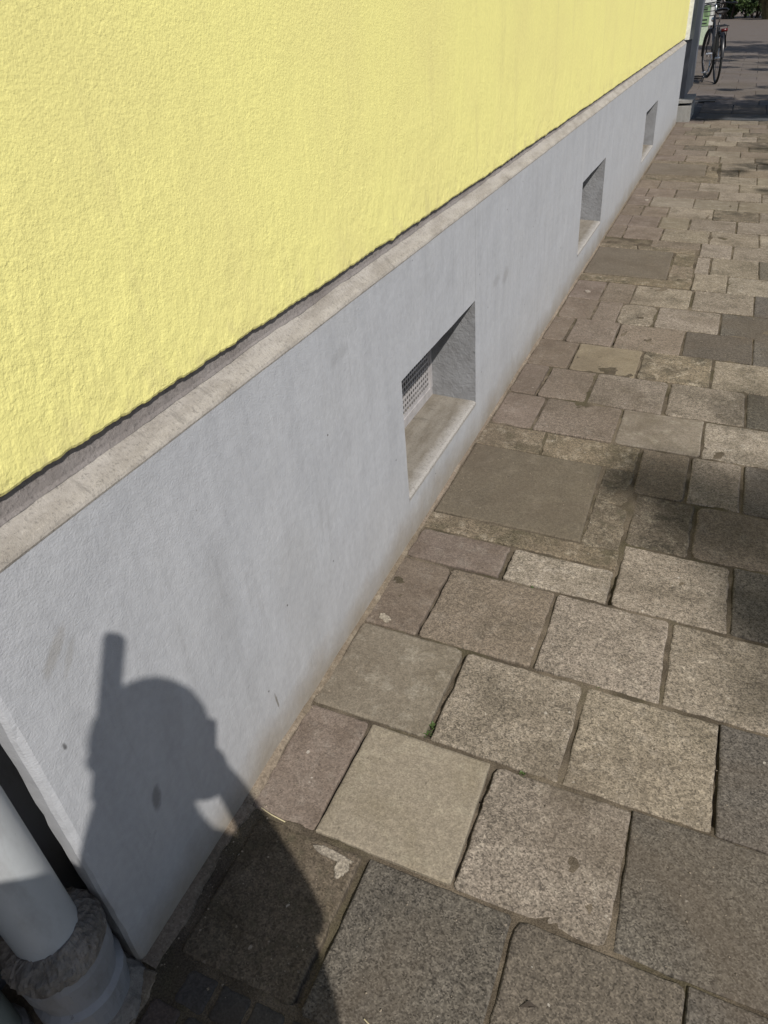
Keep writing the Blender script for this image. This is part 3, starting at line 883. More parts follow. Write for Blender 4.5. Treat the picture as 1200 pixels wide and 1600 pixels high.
def downpipe(c, label, r0=.050):
    t = tag(empty('downpipe', (c[0], c[1], 0)), label, 'downpipe')
    a = MB(); lathe(a, c, [(r0 - .003, .18), (r0, .20), (r0, 1.0), (r0, 3.0), (r0, HTOP)], 40, .0003, 2, 1.17); a.build('pipe', M['pipe'], t, True)
    b = MB(); lathe(b, c, [(r0 + .020, -.02), (r0 + .020, .045), (r0 + .026, .052), (r0 + .026, .075), (r0 + .017, .083), (r0 + .017, .115), (r0 + .025, .122), (r0 + .026, .150), (r0 + .022, .176), (r0 + .006, .178)], 48, .0018, 5, 1.17)
    b.build('socket', M['socket'], t)
    m_ = MB(); prof = [(r0 + .0215, .160), (r0 + .026, .165), (r0 + .029, .172), (r0 + .030, .180), (r0 + .029, .188), (r0 + .026, .195), (r0 + .022, .201), (r0 + .017, .206), (r0 + .012, .210), (r0 + .007, .213), (r0 + .002, .216), (r0 - .004, .216)]
    lathe(m_, c, prof, 110, .0, 9, 1.17)
    for q in m_.v:
        d_ = Vector((q.x - c[0], q.y - c[1], 0)); a_ = d_.normalized(); 
        n_ = nz(a_.x * 3, a_.y * 3, q.z * 45) * .9 + nz(a_.x * 7, a_.y * 7, q.z * 120) * .9 + nz(a_.x * 17, a_.y * 17, q.z * 300) * .9
        if d_.length > r0 + .001:
            q.x += a_.x * n_ * .0048; q.y += a_.y * n_ * .0048; q.z += n_ * .004 + .006 * nz(a_.x * 2, a_.y * 2, 7)
    m_.build('mortar_collar', M['collar'], t)
    f = MB(); lathe(f, c, [(r0 + .042, -.01), (r0 + .034, .008), (r0 + .022, .022), (r0 + .015, .024)], 40, .006, 3); f.build('mortar_foot', M['collar'], t)
    return t
downpipe((-.047, .272), 'grey painted downpipe in a ringed iron socket at the end of the plinth', .050)
# second, lower pipe end next to it
t = tag(empty('drain_stub', (-.145, .150, 0)), 'grey green rounded drain stub left of the downpipe foot', 'drain')
a = MB(); lathe(a, (-.145, .150), [(.048, -.02), (.050, .10), (.050, .155), (.044, .172), (.03, .183), (.01, .188)], 32, .0006, 4); a.build('cap', pipe_mat('greenish_drain_paint', (.22, .25, .23), .5, (.15, .15, .13)), t, True)
a = MB(); lathe(a, (-.145, .150), [(.058, -.02), (.058, .03), (.052, .036)], 32, .002, 8); a.build('ring', M['socket'], t)

# ------------------------------------------------------------------ far end: pier, drive, pavement
pier = tag(empty('gate_pier', (0, 11.6, 0)), 'dark blue grey pier with a stone foot at the far end of the plinth', 'pier')
MB().box((-.45, 11.42, .24), (.030, 13.0, 4.2)).build('pier_shaft', M['pier'], pier)
MB().box((-.028, 11.395, .885), (.044, 11.417, 4.15)).build('metal_strip', M['pier_light'], pier)
MB().box((-.3, 11.18, .205), (.150, 11.9, .238)).build('foot_slab', M['step'], pier)
MB().box((-.3, 11.33, -.1), (.142, 12.0, .170)).build('foot_block', M['step'], pier)
MB().box((-.02, 11.14, -.1), (.148, 11.329, .175)).build('step_block', M['step'], pier)
YD = YEND + .002
o = sheet('driveway', -.3, PX1, YD - .03, 13.55, -.006, M['drive'], True)
yy = YD + .02; k_ = 0
dr = o
for (x0, x1, y0, y1, mt) in [(.20, 1.4, YD + .02, 11.98, 'drive'), (.21, .62, 12.02, 12.9, 'drive_slab'), (.63, 1.05, 12.02, 12.9, 'drive_slab'), (1.06, 1.5, 12.02, 12.9, 'drive'), (.21, .95, 12.93, 13.5, 'drive_slab'), (.96, 1.5, 12.93, 13.5, 'drive')]:
    slab('drive_slab', [(x0, y0), (x1, y0), (x1, y1), (x0, y1)], mt, dr, gap=.004, jit=.003, rc=.01, n=3, hz=.008, depth=.02)
MB().box((.13, 13.2, -.03), (.36, 13.42, .004)).build('drain_grate', M['black'], dr)
o = sheet('forecourt', -8, PX1, 13.55, 62, -.004, M['far_pave'], True)
yy = 13.6; r_ = 0
while yy < 24:
    x = -1.2 + (r_ % 2) * .3
    while x < 1.5:
        slab('forecourt_slab', [(x, yy), (x + .6, yy), (x + .6, yy + .6), (x, yy + .6)], 'far_pave', o, gap=.004, jit=.001, rc=.004, n=1, hz=.006 + random.uniform(-.001, .001), tilt=.0008, depth=.01)
        x += .6
    yy += .6; r_ += 1

# far facade glimpsed behind the bicycle
fb = tag(empty('far_building', (-4, 60, 0)), 'pale low building far behind the bicycle and the sign board', 'building')
MB().box((-16, 58, -.4), (.1, 66, 7)).build('wall', M['facade'], fb)
for kx in range(5):
    wx = -1.5 - kx * 2.4
    p_ = MB().box((wx - .6, 57.94, .9), (wx + .6, 57.99, 2.4)).build('window', M['glass'], fb)

# ------------------------------------------------------------------ trees and shrubs
def leaves(mbx, c, rad, n, size, rng, squash=1.0):
    for _ in range(n):
        while True:
            p = Vector((rng.uniform(-1, 1), rng.uniform(-1, 1), rng.uniform(-1, 1)))
            if p.length < 1: break
        p = Vector(c) + Vector((p.x * rad[0], p.y * rad[1], p.z * rad[2]))
        d = Vector((rng.gauss(0, 1), rng.gauss(0, 1), rng.gauss(0, .7))).normalized()
        u = d.orthogonal().normalized(); u = (u * math.cos(1.3 * rng.random()) + d.cross(u) * math.sin(6 * rng.random())).normalized()
        v = d.cross(u).normalized(); L = size * rng.uniform(.7, 1.3)
        mbx.add([p - u * L * .5, p + v * L * .28, p + u * L * .5 + d * L * .1, p - v * L * .28], [(0, 1, 2, 3)])
def limb(mbx, a, b, r0, r1, wob, seed):
    a = Vector(a); b = Vector(b); pts = []; rr = []
    for k in range(7):
        t_ = k / 6; p = a.lerp(b, t_)
        p += Vector((nz(t_ * 2 + seed, 1, 2), nz(t_ * 2, seed, 4), 0)) * wob * math.sin(math.pi * t_) * 2
        pts.append(p); rr.append(r0 + (r1 - r0) * t_)
    mbx.tube(pts, rr, 8)
def ground_to_crown(gx, gy, h):
    return Vector((gx, gy, 0)) + SUN * (h / SUN.z)
def street_tree(label, base, fork, clumps, size, seed, nleaf):
    rng = random.Random(seed)
    t_ = tag(empty('street_tree', (base[0], base[1], -.13)), label, 'tree', 'street trees along the kerb')
    tr = MB(); limb(tr, (base[0], base[1], -.2), (base[0], base[1], fork), .17, .12, .05, seed)
    for c, rad, n in clumps:
        limb(tr, (base[0], base[1], fork - rng.uniform(0, .5)), c, .065, .012, .3, seed + c[0])
    tr.build('trunk', M['bark'], t_)
    cr = MB()
    for c, rad, n in clumps: leaves(cr, c, rad, n, size, rng)
    cr.build('crown', M['leaf'], t_)
    return t_
def gc(gx, gy, h, rx, rz, n, ry=None): return (ground_to_crown(gx, gy, h), (rx, ry or rx, rz), n)
H1 = 11.0
cl = [gc(.80, 2.36, H1, .26, .14, 190, .17), gc(.70, 2.28, H1 - .4, .17, .12, 100, .13), gc(1.02, 2.12, H1 + .4, .26, .18, 230, .20), gc(.86, 2.08, H1, .18, .12, 100),
      gc(1.12, 1.76, H1 + .3, .20, .14, 150), gc(1.20, 2.40, H1, .16, .10, 85), gc(1.1, 3.0, H1, .22, .12, 40), gc(1.15, 1.45, H1 + .2, .16, .10, 30), gc(1.4, 2.1, H1, .30, .2, 400), gc(1.7, 2.5, H1, .4, .3, 700), gc(2.2, 1.6, H1, .7, .5, 1300), gc(2.4, 2.6, H1, .8, .6, 1500), gc(3.2, 2.0, H1 + .4, 1.0, .8, 2200), gc(3.0, .8, H1, .8, .7, 1500), gc(4.0, 1.5, H1 + .6, 1.0, .9, 2200)]
street_tree('leafy street tree right of the photographer whose crown shades the near slabs', (10.6, -4.9), 7.6, cl, .080, 11, 0)
cl = [gc(1.0, 8.3, 7.0, .20, .10, 45), gc(.75, 8.0, 7.2, .16, .10, 28), gc(1.1, 9.3, 7.0, .2, .1, 40), gc(1.15, 7.2, 7.0, .14, .08, 26)]
rng = random.Random(5)
for gx, gy, rx, n in [(.18, 11.60, .36, 520), (-.15, 11.90, .36, 520), (-.49, 12.20, .36, 520), (-.82, 12.50, .36, 520), (.25, 12.0, .42, 650), (.8, 11.95, .42, 650), (1.4, 12.0, .5, 800), (.1, 12.8, .5, 650), (.8, 12.9, .55, 800), (1.5, 12.9, .6, 900), (-.75, 12.85, .42, 500), (-1.3, 13.3, .5, 600),
                      (.3, 13.7, .35, 260), (1.2, 13.8, .45, 420), (2.2, 12.4, .8, 1500), (3.2, 12.6, .9, 1700), (2.6, 13.6, .9, 1500), (4.0, 12.3, .9, 1600)]:
    cl.append(gc(gx, gy, 6.6 + rng.uniform(-.5, .6), rx, rx * .6, n))
street_tree('leafy street tree by the kerb whose crown shades the driveway and pier', (6.9, 8.4), 4.6, cl, .11, 23, 0)
cl = []
for gx, gy, rx, n in [(.5, 14.9, .22, 120), (1.2, 15.3, .28, 150), (1.0, 18.6, .3, 170), (.3, 19.2, .3, 160), (1.4, 20.2, .5, 420), (.1, 21.0, .4, 320), (-.8, 20.7, .35, 200), (.6, 22.0, .6, 600), (1.6, 23.0, .7, 900), (.6, 24.2, .9, 1700), (-.4, 25.6, .9, 1700), (1.4, 26.0, 1.0, 2000), (.4, 25.0, .8, 1200), (.4, 28, .7, 500), (2.6, 20.8, .9, 1300), (3.4, 22.5, 1.1, 1600), (2.8, 18.8, .8, 1000), (4.2, 20.5, 1.1, 1600), (2.2, 16.6, .5, 300), (3.3, 16.9, .9, 1200)]:
    cl.append(gc(gx, gy, 6.8 + rng.uniform(-.6, .8), rx, rx * .5, n))
street_tree('leafy street tree farthest along the kerb throwing streaky shade past the bicycle', (7.4, 14.6), 4.6, cl, .11, 31, 0)

def shrub(label, c, rad, n, size, seed, mat='shrub'):
    rng = random.Random(seed)
    t_ = tag(empty('shrub', (c[0], c[1], 0)), label, 'shrub', 'shrubs beyond the forecourt')
    st = MB()
    for k in range(7):
        a = rng.uniform(0, 6.28)
        limb(st, (c[0] + .15 * math.cos(a), c[1] + .15 * math.sin(a), -.15), (c[0] + rad[0] * .6 * math.cos(a), c[1] + rad[1] * .6 * math.sin(a), rad[2] * 1.3), .035, .008, .15, seed + k)
    st.build('stem', M['bark'], t_)
    cr = MB()
    for k in range(26):
        q = Vector((rng.uniform(-1, 1) * .8, rng.uniform(-1, 1) * .8, rng.uniform(-.75, .9)))
        if q.length > 1.1: q.normalize()
        cc = (c[0] + q.x * rad[0], c[1] + q.y * rad[1], rad[2] * 1.02 + q.z * rad[2])
        leaves(cr, cc, (rad[0] * .34, rad[1] * .34, rad[2] * .27), n // 26, size, rng)
    cr.build('foliage', M[mat], t_)
shrub('dark green shrub beyond the forecourt, just right of the bicycle handlebar', (-.75, 47.5), (1.0, 1.0, 1.5), 6500, .17, 3)
shrub('dark green shrub second from the bicycle handlebar, beyond the forecourt', (.55, 48.0), (1.0, 1.0, 1.7), 6500, .17, 4)
shrub('dark green shrub behind the dry ornamental grass', (1.9, 48.6), (1.1, 1.0, 1.8), 6500, .17, 6)
shrub('dark green shrub farthest right beyond the forecourt', (3.3, 48.8), (1.2, 1.0, 1.8), 6500, .17, 9)
def grass_clump(c, h, n, seed):
    rng = random.Random(seed)
    t_ = tag(empty('ornamental_grass', (c[0], c[1], 0)), 'straw coloured clump of ornamental grass in front of the shrubs', 'grass clump')
    m_ = MB()
    for k in range(n):
        a = rng.uniform(0, 6.28); r0 = rng.uniform(0, .35); r1 = r0 + rng.uniform(.2, .8); hh = h * rng.uniform(.6, 1.1)
        d = Vector((math.cos(a), math.sin(a), 0)); p0 = Vector((c[0], c[1], -.2)) + d * r0; s_ = Vector((-d.y, d.x, 0)) * .016
        p1 = Vector((c[0], c[1], hh * .7)) + d * (r0 + (r1 - r0) * .4); p2 = Vector((c[0], c[1], hh * rng.uniform(.75, 1))) + d * r1
        m_.add([p0 - s_, p0 + s_, p1 + s_ * .8, p1 - s_ * .8, p2], [(0, 1, 2, 3), (3, 2, 4)])
    m_.build('blades', M['reed'], t_)
grass_clump((1.25, 45.9), 1.25, 900, 8)

# ------------------------------------------------------------------ sign board behind the bicycle
SX = -.62
sg = tag(empty('sign_board', (SX, 26.9, 0)), 'white and green sign board standing behind the bicycle', 'sign')
MB().box((-1.0, 26.90, .50), (-.38, 26.93, 1.30)).build('panel', M['white_panel'], sg)
gp = MB().box((-.98, 26.893, .50), (-.50, 26.899, .98)).build('green_poster', M['green_print'], sg)
rg = random.Random(2)
for r_ in range(5):
    m_ = MB(); wd = rg.uniform(.2, .4); m_.box((-.94, 26.888, .54 + r_ * .085), (-.94 + wd, 26.892, .54 + r_ * .085 + .035))
    m_.build('print_line', M['dark_print'], gp)
m_ = MB()                                       # remnant of large lettering: L T and a lozenge
m_.box((-.86, 26.893, 1.08), (-.835, 26.899, 1.22)); m_.box((-.834, 26.893, 1.08), (-.76, 26.899, 1.10))
m_.box((-.74, 26.893, 1.20), (-.64, 26.899, 1.22)); m_.box((-.70, 26.893, 1.08), (-.675, 26.899, 1.199))
m_.add([(-.56, 26.893, 1.15), (-.50, 26.893, 1.10), (-.44, 26.893, 1.15), (-.50, 26.893, 1.20)], [(0, 1, 2, 3)])
m_.box((-.88, 26.893, 1.03), (-.42, 26.899, 1.045))
m_.build('lettering', M['dark_print'], sg)
lg = MB(); lg.box((-.98, 26.91, -.02), (-.50, 26.925, .499)); lg.build('lower_board', plain('pale_green_board', (.40, .46, .34), .6), sg)
for x in (-1.0, -.42): MB().box((x - .02, 26.94, -.05), (x + .02, 26.98, 1.32)).build('post', M['black_metal'], sg)

sg.location.x -= .06
# ------------------------------------------------------------------ bicycle
SC = 1.12
def bicycle(rear, front, lean):
    rear = Vector(rear); front = Vector(front)
    d = Vector((front.x - rear.x, front.y - rear.y, 0)); wb = d.length; d.normalize()
    side = Vector((-d.y, d.x, 0)); up = (Vector((0, 0, 1)) + side * lean).normalized(); side = d.cross(up) * -1
    side = up.cross(d).normalized()
    def p(l, h, s_=0.0): return rear + d * l * SC + up * h * SC + side * s_ * SC
    t_ = tag(empty('bicycle', rear), 'black city bicycle parked upright on the forecourt beyond the pier', 'bicycle')
    Rw = .345; wb /= SC
    st = R(8); fd = (d * math.cos(st) + side * math.sin(st)).normalized(); fs_ = up.cross(fd).normalized()
    for c, ax in ((p(0, Rw), side), (p(wb, Rw), fs_)):
        Rw = .345 * SC; wh = MB(); wh.torus(c, ax, Rw - .020, .020, 44, 8); w_ = wh.build('wheel', M['tyre'], t_, True)
        r_ = MB(); r_.torus(c, ax, Rw - .046, .010, 44, 6, flat=1.3); r_.build('rim', M['rim'], w_, True)
        sp = MB(); u = up; v = ax.cross(u)
        for k in range(28):
            a = 2 * math.pi * k / 28 + .1; q = c + (u * math.cos(a) + v * math.sin(a)) * (Rw - .05)
            sp.tube([c + ax * (.03 if k % 2 else -.03), q], .0016, 4, False)
        sp.build('spokes', M['rim'], w_)
        hb = MB(); hb.tube([c - ax * .055, c + ax * .055], .022, 10); hb.build('hub', M['chrome'], w_)
    Rw = .345
    BB = p(.44, .29); ST = p(.29, .80); HT = p(.80, .88); HB = p(.84, .70); RA = p(0, Rw); FA = p(wb, Rw)
    f = MB(); f.tube([BB, ST], .016, 10); f.tube([BB, HB], .019, 10); f.tube([p(.40, .42), HT], .014, 10); f.tube([HB, HT], .019, 10)
    for s_ in (-.055, .055):
        f.tube([BB + side * s_ * .5, RA + side * s_], .009, 6); f.tube([p(.31, .74, s_ * .3), RA + side * s_], .008, 6)
    f.build('frame', M['black_metal'], t_, True)
    k_ = MB()
    for s_ in (-.05, .05): k_.tube([HB + fs_ * s_ * .8, FA + fs_ * s_ + up * .12, FA + fs_ * s_], .011, 6)
    k_.tube([HB - fs_ * .05, HB + fs_ * .05], .015, 6); k_.build('fork', M['black_metal'], t_, True)
    sm = MB(); sm.tube([HT, HT + up * .14 - d * .03, HT + up * .16 + d * .03], .013, 8); stem = HT + up * .16 + d * .03
    sm.build('stem', M['chrome'], t_, True)
    hb = MB(); pts = [(-.29, -.15, -.01), (-.24, -.06, .0), (-.14, .02, .02), (0, .04, .0), (.14, .02, .02), (.24, -.06, .0), (.29, -.15, -.01)]
    hb.tube([stem + fs_ * a + fd * b + up * c for a, b, c in pts], .011, 8); hbo = hb.build('handlebar', M['black_metal'], t_, True)
    for s_ in (-1, 1):
        g = MB(); g.tube([stem + fs_ * .265 * s_ - fd * .10, stem + fs_ * .30 * s_ - fd * .21 - up * .01], .017, 8); g.build('grip', M['saddle'], hbo, True)
    sp = MB(); sp.tube([p(.295, .78), p(.26, .93)], .013, 8); sp.build('seat_post', M['chrome'], t_, True)
    sd = MB(); prof = [(-.14, .085, .03), (-.11, .105, .045), (-.04, .09, .045), (.03, .05, .038), (.10, .026, .034), (.14, .018, .03)]
    vs_ = []; fs = []
    for l, hw, h in prof:
        for q in range(8):
            a = math.pi * 2 * q / 8; vs_.append(p(.25 + l, .955 + math.sin(a) * h * (.8 if math.sin(a) > 0 else 1.1), math.cos(a) * hw))
    for i_ in range(5):
        for q in range(8): fs.append((i_ * 8 + q, i_ * 8 + (q + 1) % 8, (i_ + 1) * 8 + (q + 1) % 8, (i_ + 1) * 8 + q))
    fs += [tuple(range(8)), tuple(range(40, 48))]
    sd.add(vs_, fs); sd.build('saddle', M['saddle'], t_, True)
    for c, ax, a0, a1 in ((p(0, Rw), side, -1.5, 1.6), (p(wb, Rw), fs_, -.6, 1.7)):
        g = MB(); n = 18; vs_ = []; fs = []; v = ax.cross(up); Rw = .345 * SC
        for i_ in range(n + 1):
            a = a0 + (a1 - a0) * i_ / n; dr_ = up * math.cos(a) + v * math.sin(a)
            for s_, rr in ((-.028, .0), (-.016, .010), (.016, .010), (.028, .0)): vs_.append(c + dr_ * (Rw + .012 + rr) + ax * s_)
        for i_ in range(n):
            for q in range(3): fs.append((i_ * 4 + q, i_ * 4 + q + 1, i_ * 4 + q + 5, i_ * 4 + q + 4))
        g.add(vs_, fs); g.build('mudguard', M['black_metal'], t_, True)
    rk = MB(); Rw = .345
    for s_ in (-.065, .065):
        rk.tube([p(-.26, .76, s_), p(.22, .77, s_)], .006, 6); rk.tube([p(-.12, .76, s_), p(0, Rw, s_)], .005, 6)
    for l in (-.26, -.14, 0, .12, .22): rk.tube([p(l, .765, -.065), p(l, .765, .065)], .005, 6)
    rk.build('luggage_rack', M['black_metal'], t_)
    for s_ in (-.05, .05):  # black panels added to make the rear wheel darker
        cg = MB(); c = p(0, .345, s_); v = side.cross(up); vs_ = [c + up * .06]; fs = []
        for i_ in range(13):
            a = -1.1 + 2.3 * i_ / 12; vs_.append(c + (up * math.cos(a) + v * math.sin(a)) * .33 * SC)
            if i_: fs.append((0, i_, i_ + 1))
        cg.add(vs_ + [q + side * .003 for q in vs_], fs + [tuple(k + 14 for k in reversed(f_)) for f_ in fs]); cg.build('wheel_darkener', M['saddle'], t_)
    bk = MB()
    for lv, rr in ((0, .11), (.07, .125), (.14, .14), (.20, .15)):
        q = stem + fd * .17 - up * .16 + up * lv
        bk.tube([q + fd * rr * .7 * a + fs_ * rr * b for a, b in ((-1, -1), (1, -1), (1, 1), (-1, 1), (-1, -1))], .005, 5)
    for a in range(16):
        t2 = a / 16 * 4; e0 = int(t2) % 4; f0 = t2 % 1; cn = ((-1, -1), (1, -1), (1, 1), (-1, 1)); x0 = cn[e0][0] + (cn[(e0 + 1) % 4][0] - cn[e0][0]) * f0; y0 = cn[e0][1] + (cn[(e0 + 1) % 4][1] - cn[e0][1]) * f0
        q = stem + fd * .17 - up * .16; bk.tube([q + fd * .077 * x0 + fs_ * .11 * y0, q + up * .2 + fd * .105 * x0 + fs_ * .15 * y0], .003, 4)
    bk.build('basket', M['black_metal'], t_)
    rl = MB(); a_, b_ = p(-.30, .70), p(-.27, .74)
    rl.tube([p(-.285, .715, -.045), p(-.285, .715, .045)], .025, 10); rl.build('rear_light', M['red_glass'], t_, True)
    hl = MB(); hl.tube([HT + d * .07 - up * .06, HT + d * .13 - up * .06], [.02, .04], 12); hl.build('headlight', M['chrome'], t_, True)
    cr = MB()
    for s_, dl, dh in ((-.07, .08, .15), (.07, -.08, -.15)): cr.tube([BB + side * s_, p(.44 + dl, .29 + dh, s_)], .009, 6)
    cr.torus(BB + side * .05, side, .085, .006, 24, 6); cr.build('crank', M['chrome'], t_)
    for s_, dl, dh in ((-.13, .08, .15), (.13, -.08, -.15)):
        q = p(.44 + dl, .29 + dh, s_); pd = MB()
        pd.tube([q - d * .045 - side * .04, q + d * .045 - side * .04, q + d * .045 + side * .04, q - d * .045 + side * .04, q - d * .045 - side * .04], .010, 6); pd.build('pedal', M['chrome'], t_)
    ks = MB(); ks.tube([p(.38, .28, .03), p(.30, .0, .17)], .008, 6); ks.build('kickstand', M['black_metal'], t_)
bicycle((.235, 15.90, -.006), (.02, 17.05, -.0), .05)
lp = tag(empty('bicycle_stand', (-.12, 16.3, 0)), 'low bent tube bicycle stand left of the bicycle wheels', 'bicycle stand')
m_ = MB(); m_.tube([(-.34, 16.5, -.02), (-.34, 16.5, .03), (-.22, 16.4, .05), (-.02, 16.35, .05), (.0, 16.7, .05), (-.20, 16.75, .05), (-.3, 16.7, -.02)], .011, 6); m_.build('loop', M['black_metal'], lp, True)

# ------------------------------------------------------------------ weeds and litter in the joints
def weed(x, y_, n, h, label, seed):
    rng = random.Random(seed); m_ = MB(); z0 = -KF * x - .008
    for k in range(n):
        a = rng.uniform(0, 6.28); px, py = x + rng.uniform(-.004, .004), y_ + rng.uniform(-.022, .022)
        d = Vector((math.cos(a), math.sin(a), 0)); s_ = Vector((-d.y, d.x, 0)) * rng.uniform(.0015, .0035); hh = h * rng.uniform(.5, 1.1)
        p0 = Vector((px, py, z0)); p1 = p0 + d * hh * .25 + Vector((0, 0, hh * .6)); p2 = p0 + d * hh * .7 + Vector((0, 0, hh * .8))
        m_.add([p0 - s_ * .4, p0 + s_ * .4, p1 + s_, p1 - s_, p2], [(0, 1, 2, 3), (3, 2, 4)])
    return tag(m_.build('weed', M['weed']), label, 'weed', 'weeds in the paving joints')
weed(.311, 1.035, 26, .016, 'bright green weed in the open joint right of the beige slab by the wall', 1)
weed(.545, 1.004, 12, .008, 'tiny green weed in the cross joint above the speckled slab', 2)
weed(.655, 1.316, 12, .008, 'tiny green weed in the joint between two speckled slabs near the photo centre right', 3)
weed(.415, 1.628, 12, .008, 'tiny green weed in the joint below the pale worn slab', 4)
def litter(name, pts, rad, mat, label, cat):
    m_ = MB(); m_.tube([(x, y_, -KF * x + z) for x, y_, z in pts], rad, 5); return tag(m_.build(name, M[mat]), label, cat)
litter('straw', [(.415, .425, .004), (.425, .421, .006), (.437, .415, .004)], .0011, 'straw', 'short pale straw lying on the dark slab at the bottom edge', 'straw')
litter('straw', [(.555, .425, .004), (.568, .436, .004), (.578, .440, .004)], .0008, 'straw', 'thin straw on the brown slab near the bottom right', 'straw')
litter('straw', [(.045, .700, .008), (.075, .692, .012), (.11, .690, .009)], .0012, 'straw', 'bent dry straw in the joint beside the wall foot', 'straw')
m_ = MB(); m_.add([(.655, .545, -KF * .655 + .003), (.672, .549, -KF * .66 + .008), (.683, .557, -KF * .68 + .003), (.668, .560, -KF * .66 + .006), (.671, .550, -KF * .66 + .004)], [(0, 4, 3), (4, 1, 2), (4, 2, 3)])
tag(m_.build('dead_leaf', M['dead_leaf']), 'small dark curled leaf on the brown slab near the bottom', 'leaf')

rg = random.Random(44); gm = MB()
for k in range(1500):
    if rg.random() < .35: x = abs(rg.gauss(0, .03)) + .008
    else: x = rg.uniform(.02, 1.25)
    y_ = .36 + 5.0 * rg.random() ** 1.6; r_ = .0008 + .0022 * rg.random() ** 3
    c = Vector((x, y_, -KF * x + r_ * .7 + .001)); q = [c + Vector((rg.uniform(-1, 1), rg.uniform(-1, 1), 0)).normalized() * r_ * rg.uniform(.7, 1.3) for _ in range(3)]
    a0 = rg.uniform(0, 6.28); q = [c + Vector((math.cos(a0 + t * 1.57), math.sin(a0 + t * 1.57), 0)) * r_ * rg.uniform(.7, 1.4) for t in range(4)]
    gm.add(q + [c + Vector((0, 0, r_ * .9)), c - Vector((0, 0, r_ * .9))], [(0, 1, 4), (1, 2, 4), (2, 3, 4), (3, 0, 4), (1, 0, 5), (2, 1, 5), (3, 2, 5), (0, 3, 5)])
tag(gm.build('grit', plain('loose_grit', (.17, .14, .105), .95, var=.7, scale=300)), 'loose grit and crumbs of mortar scattered over the paving', 'grit', kind='stuff')

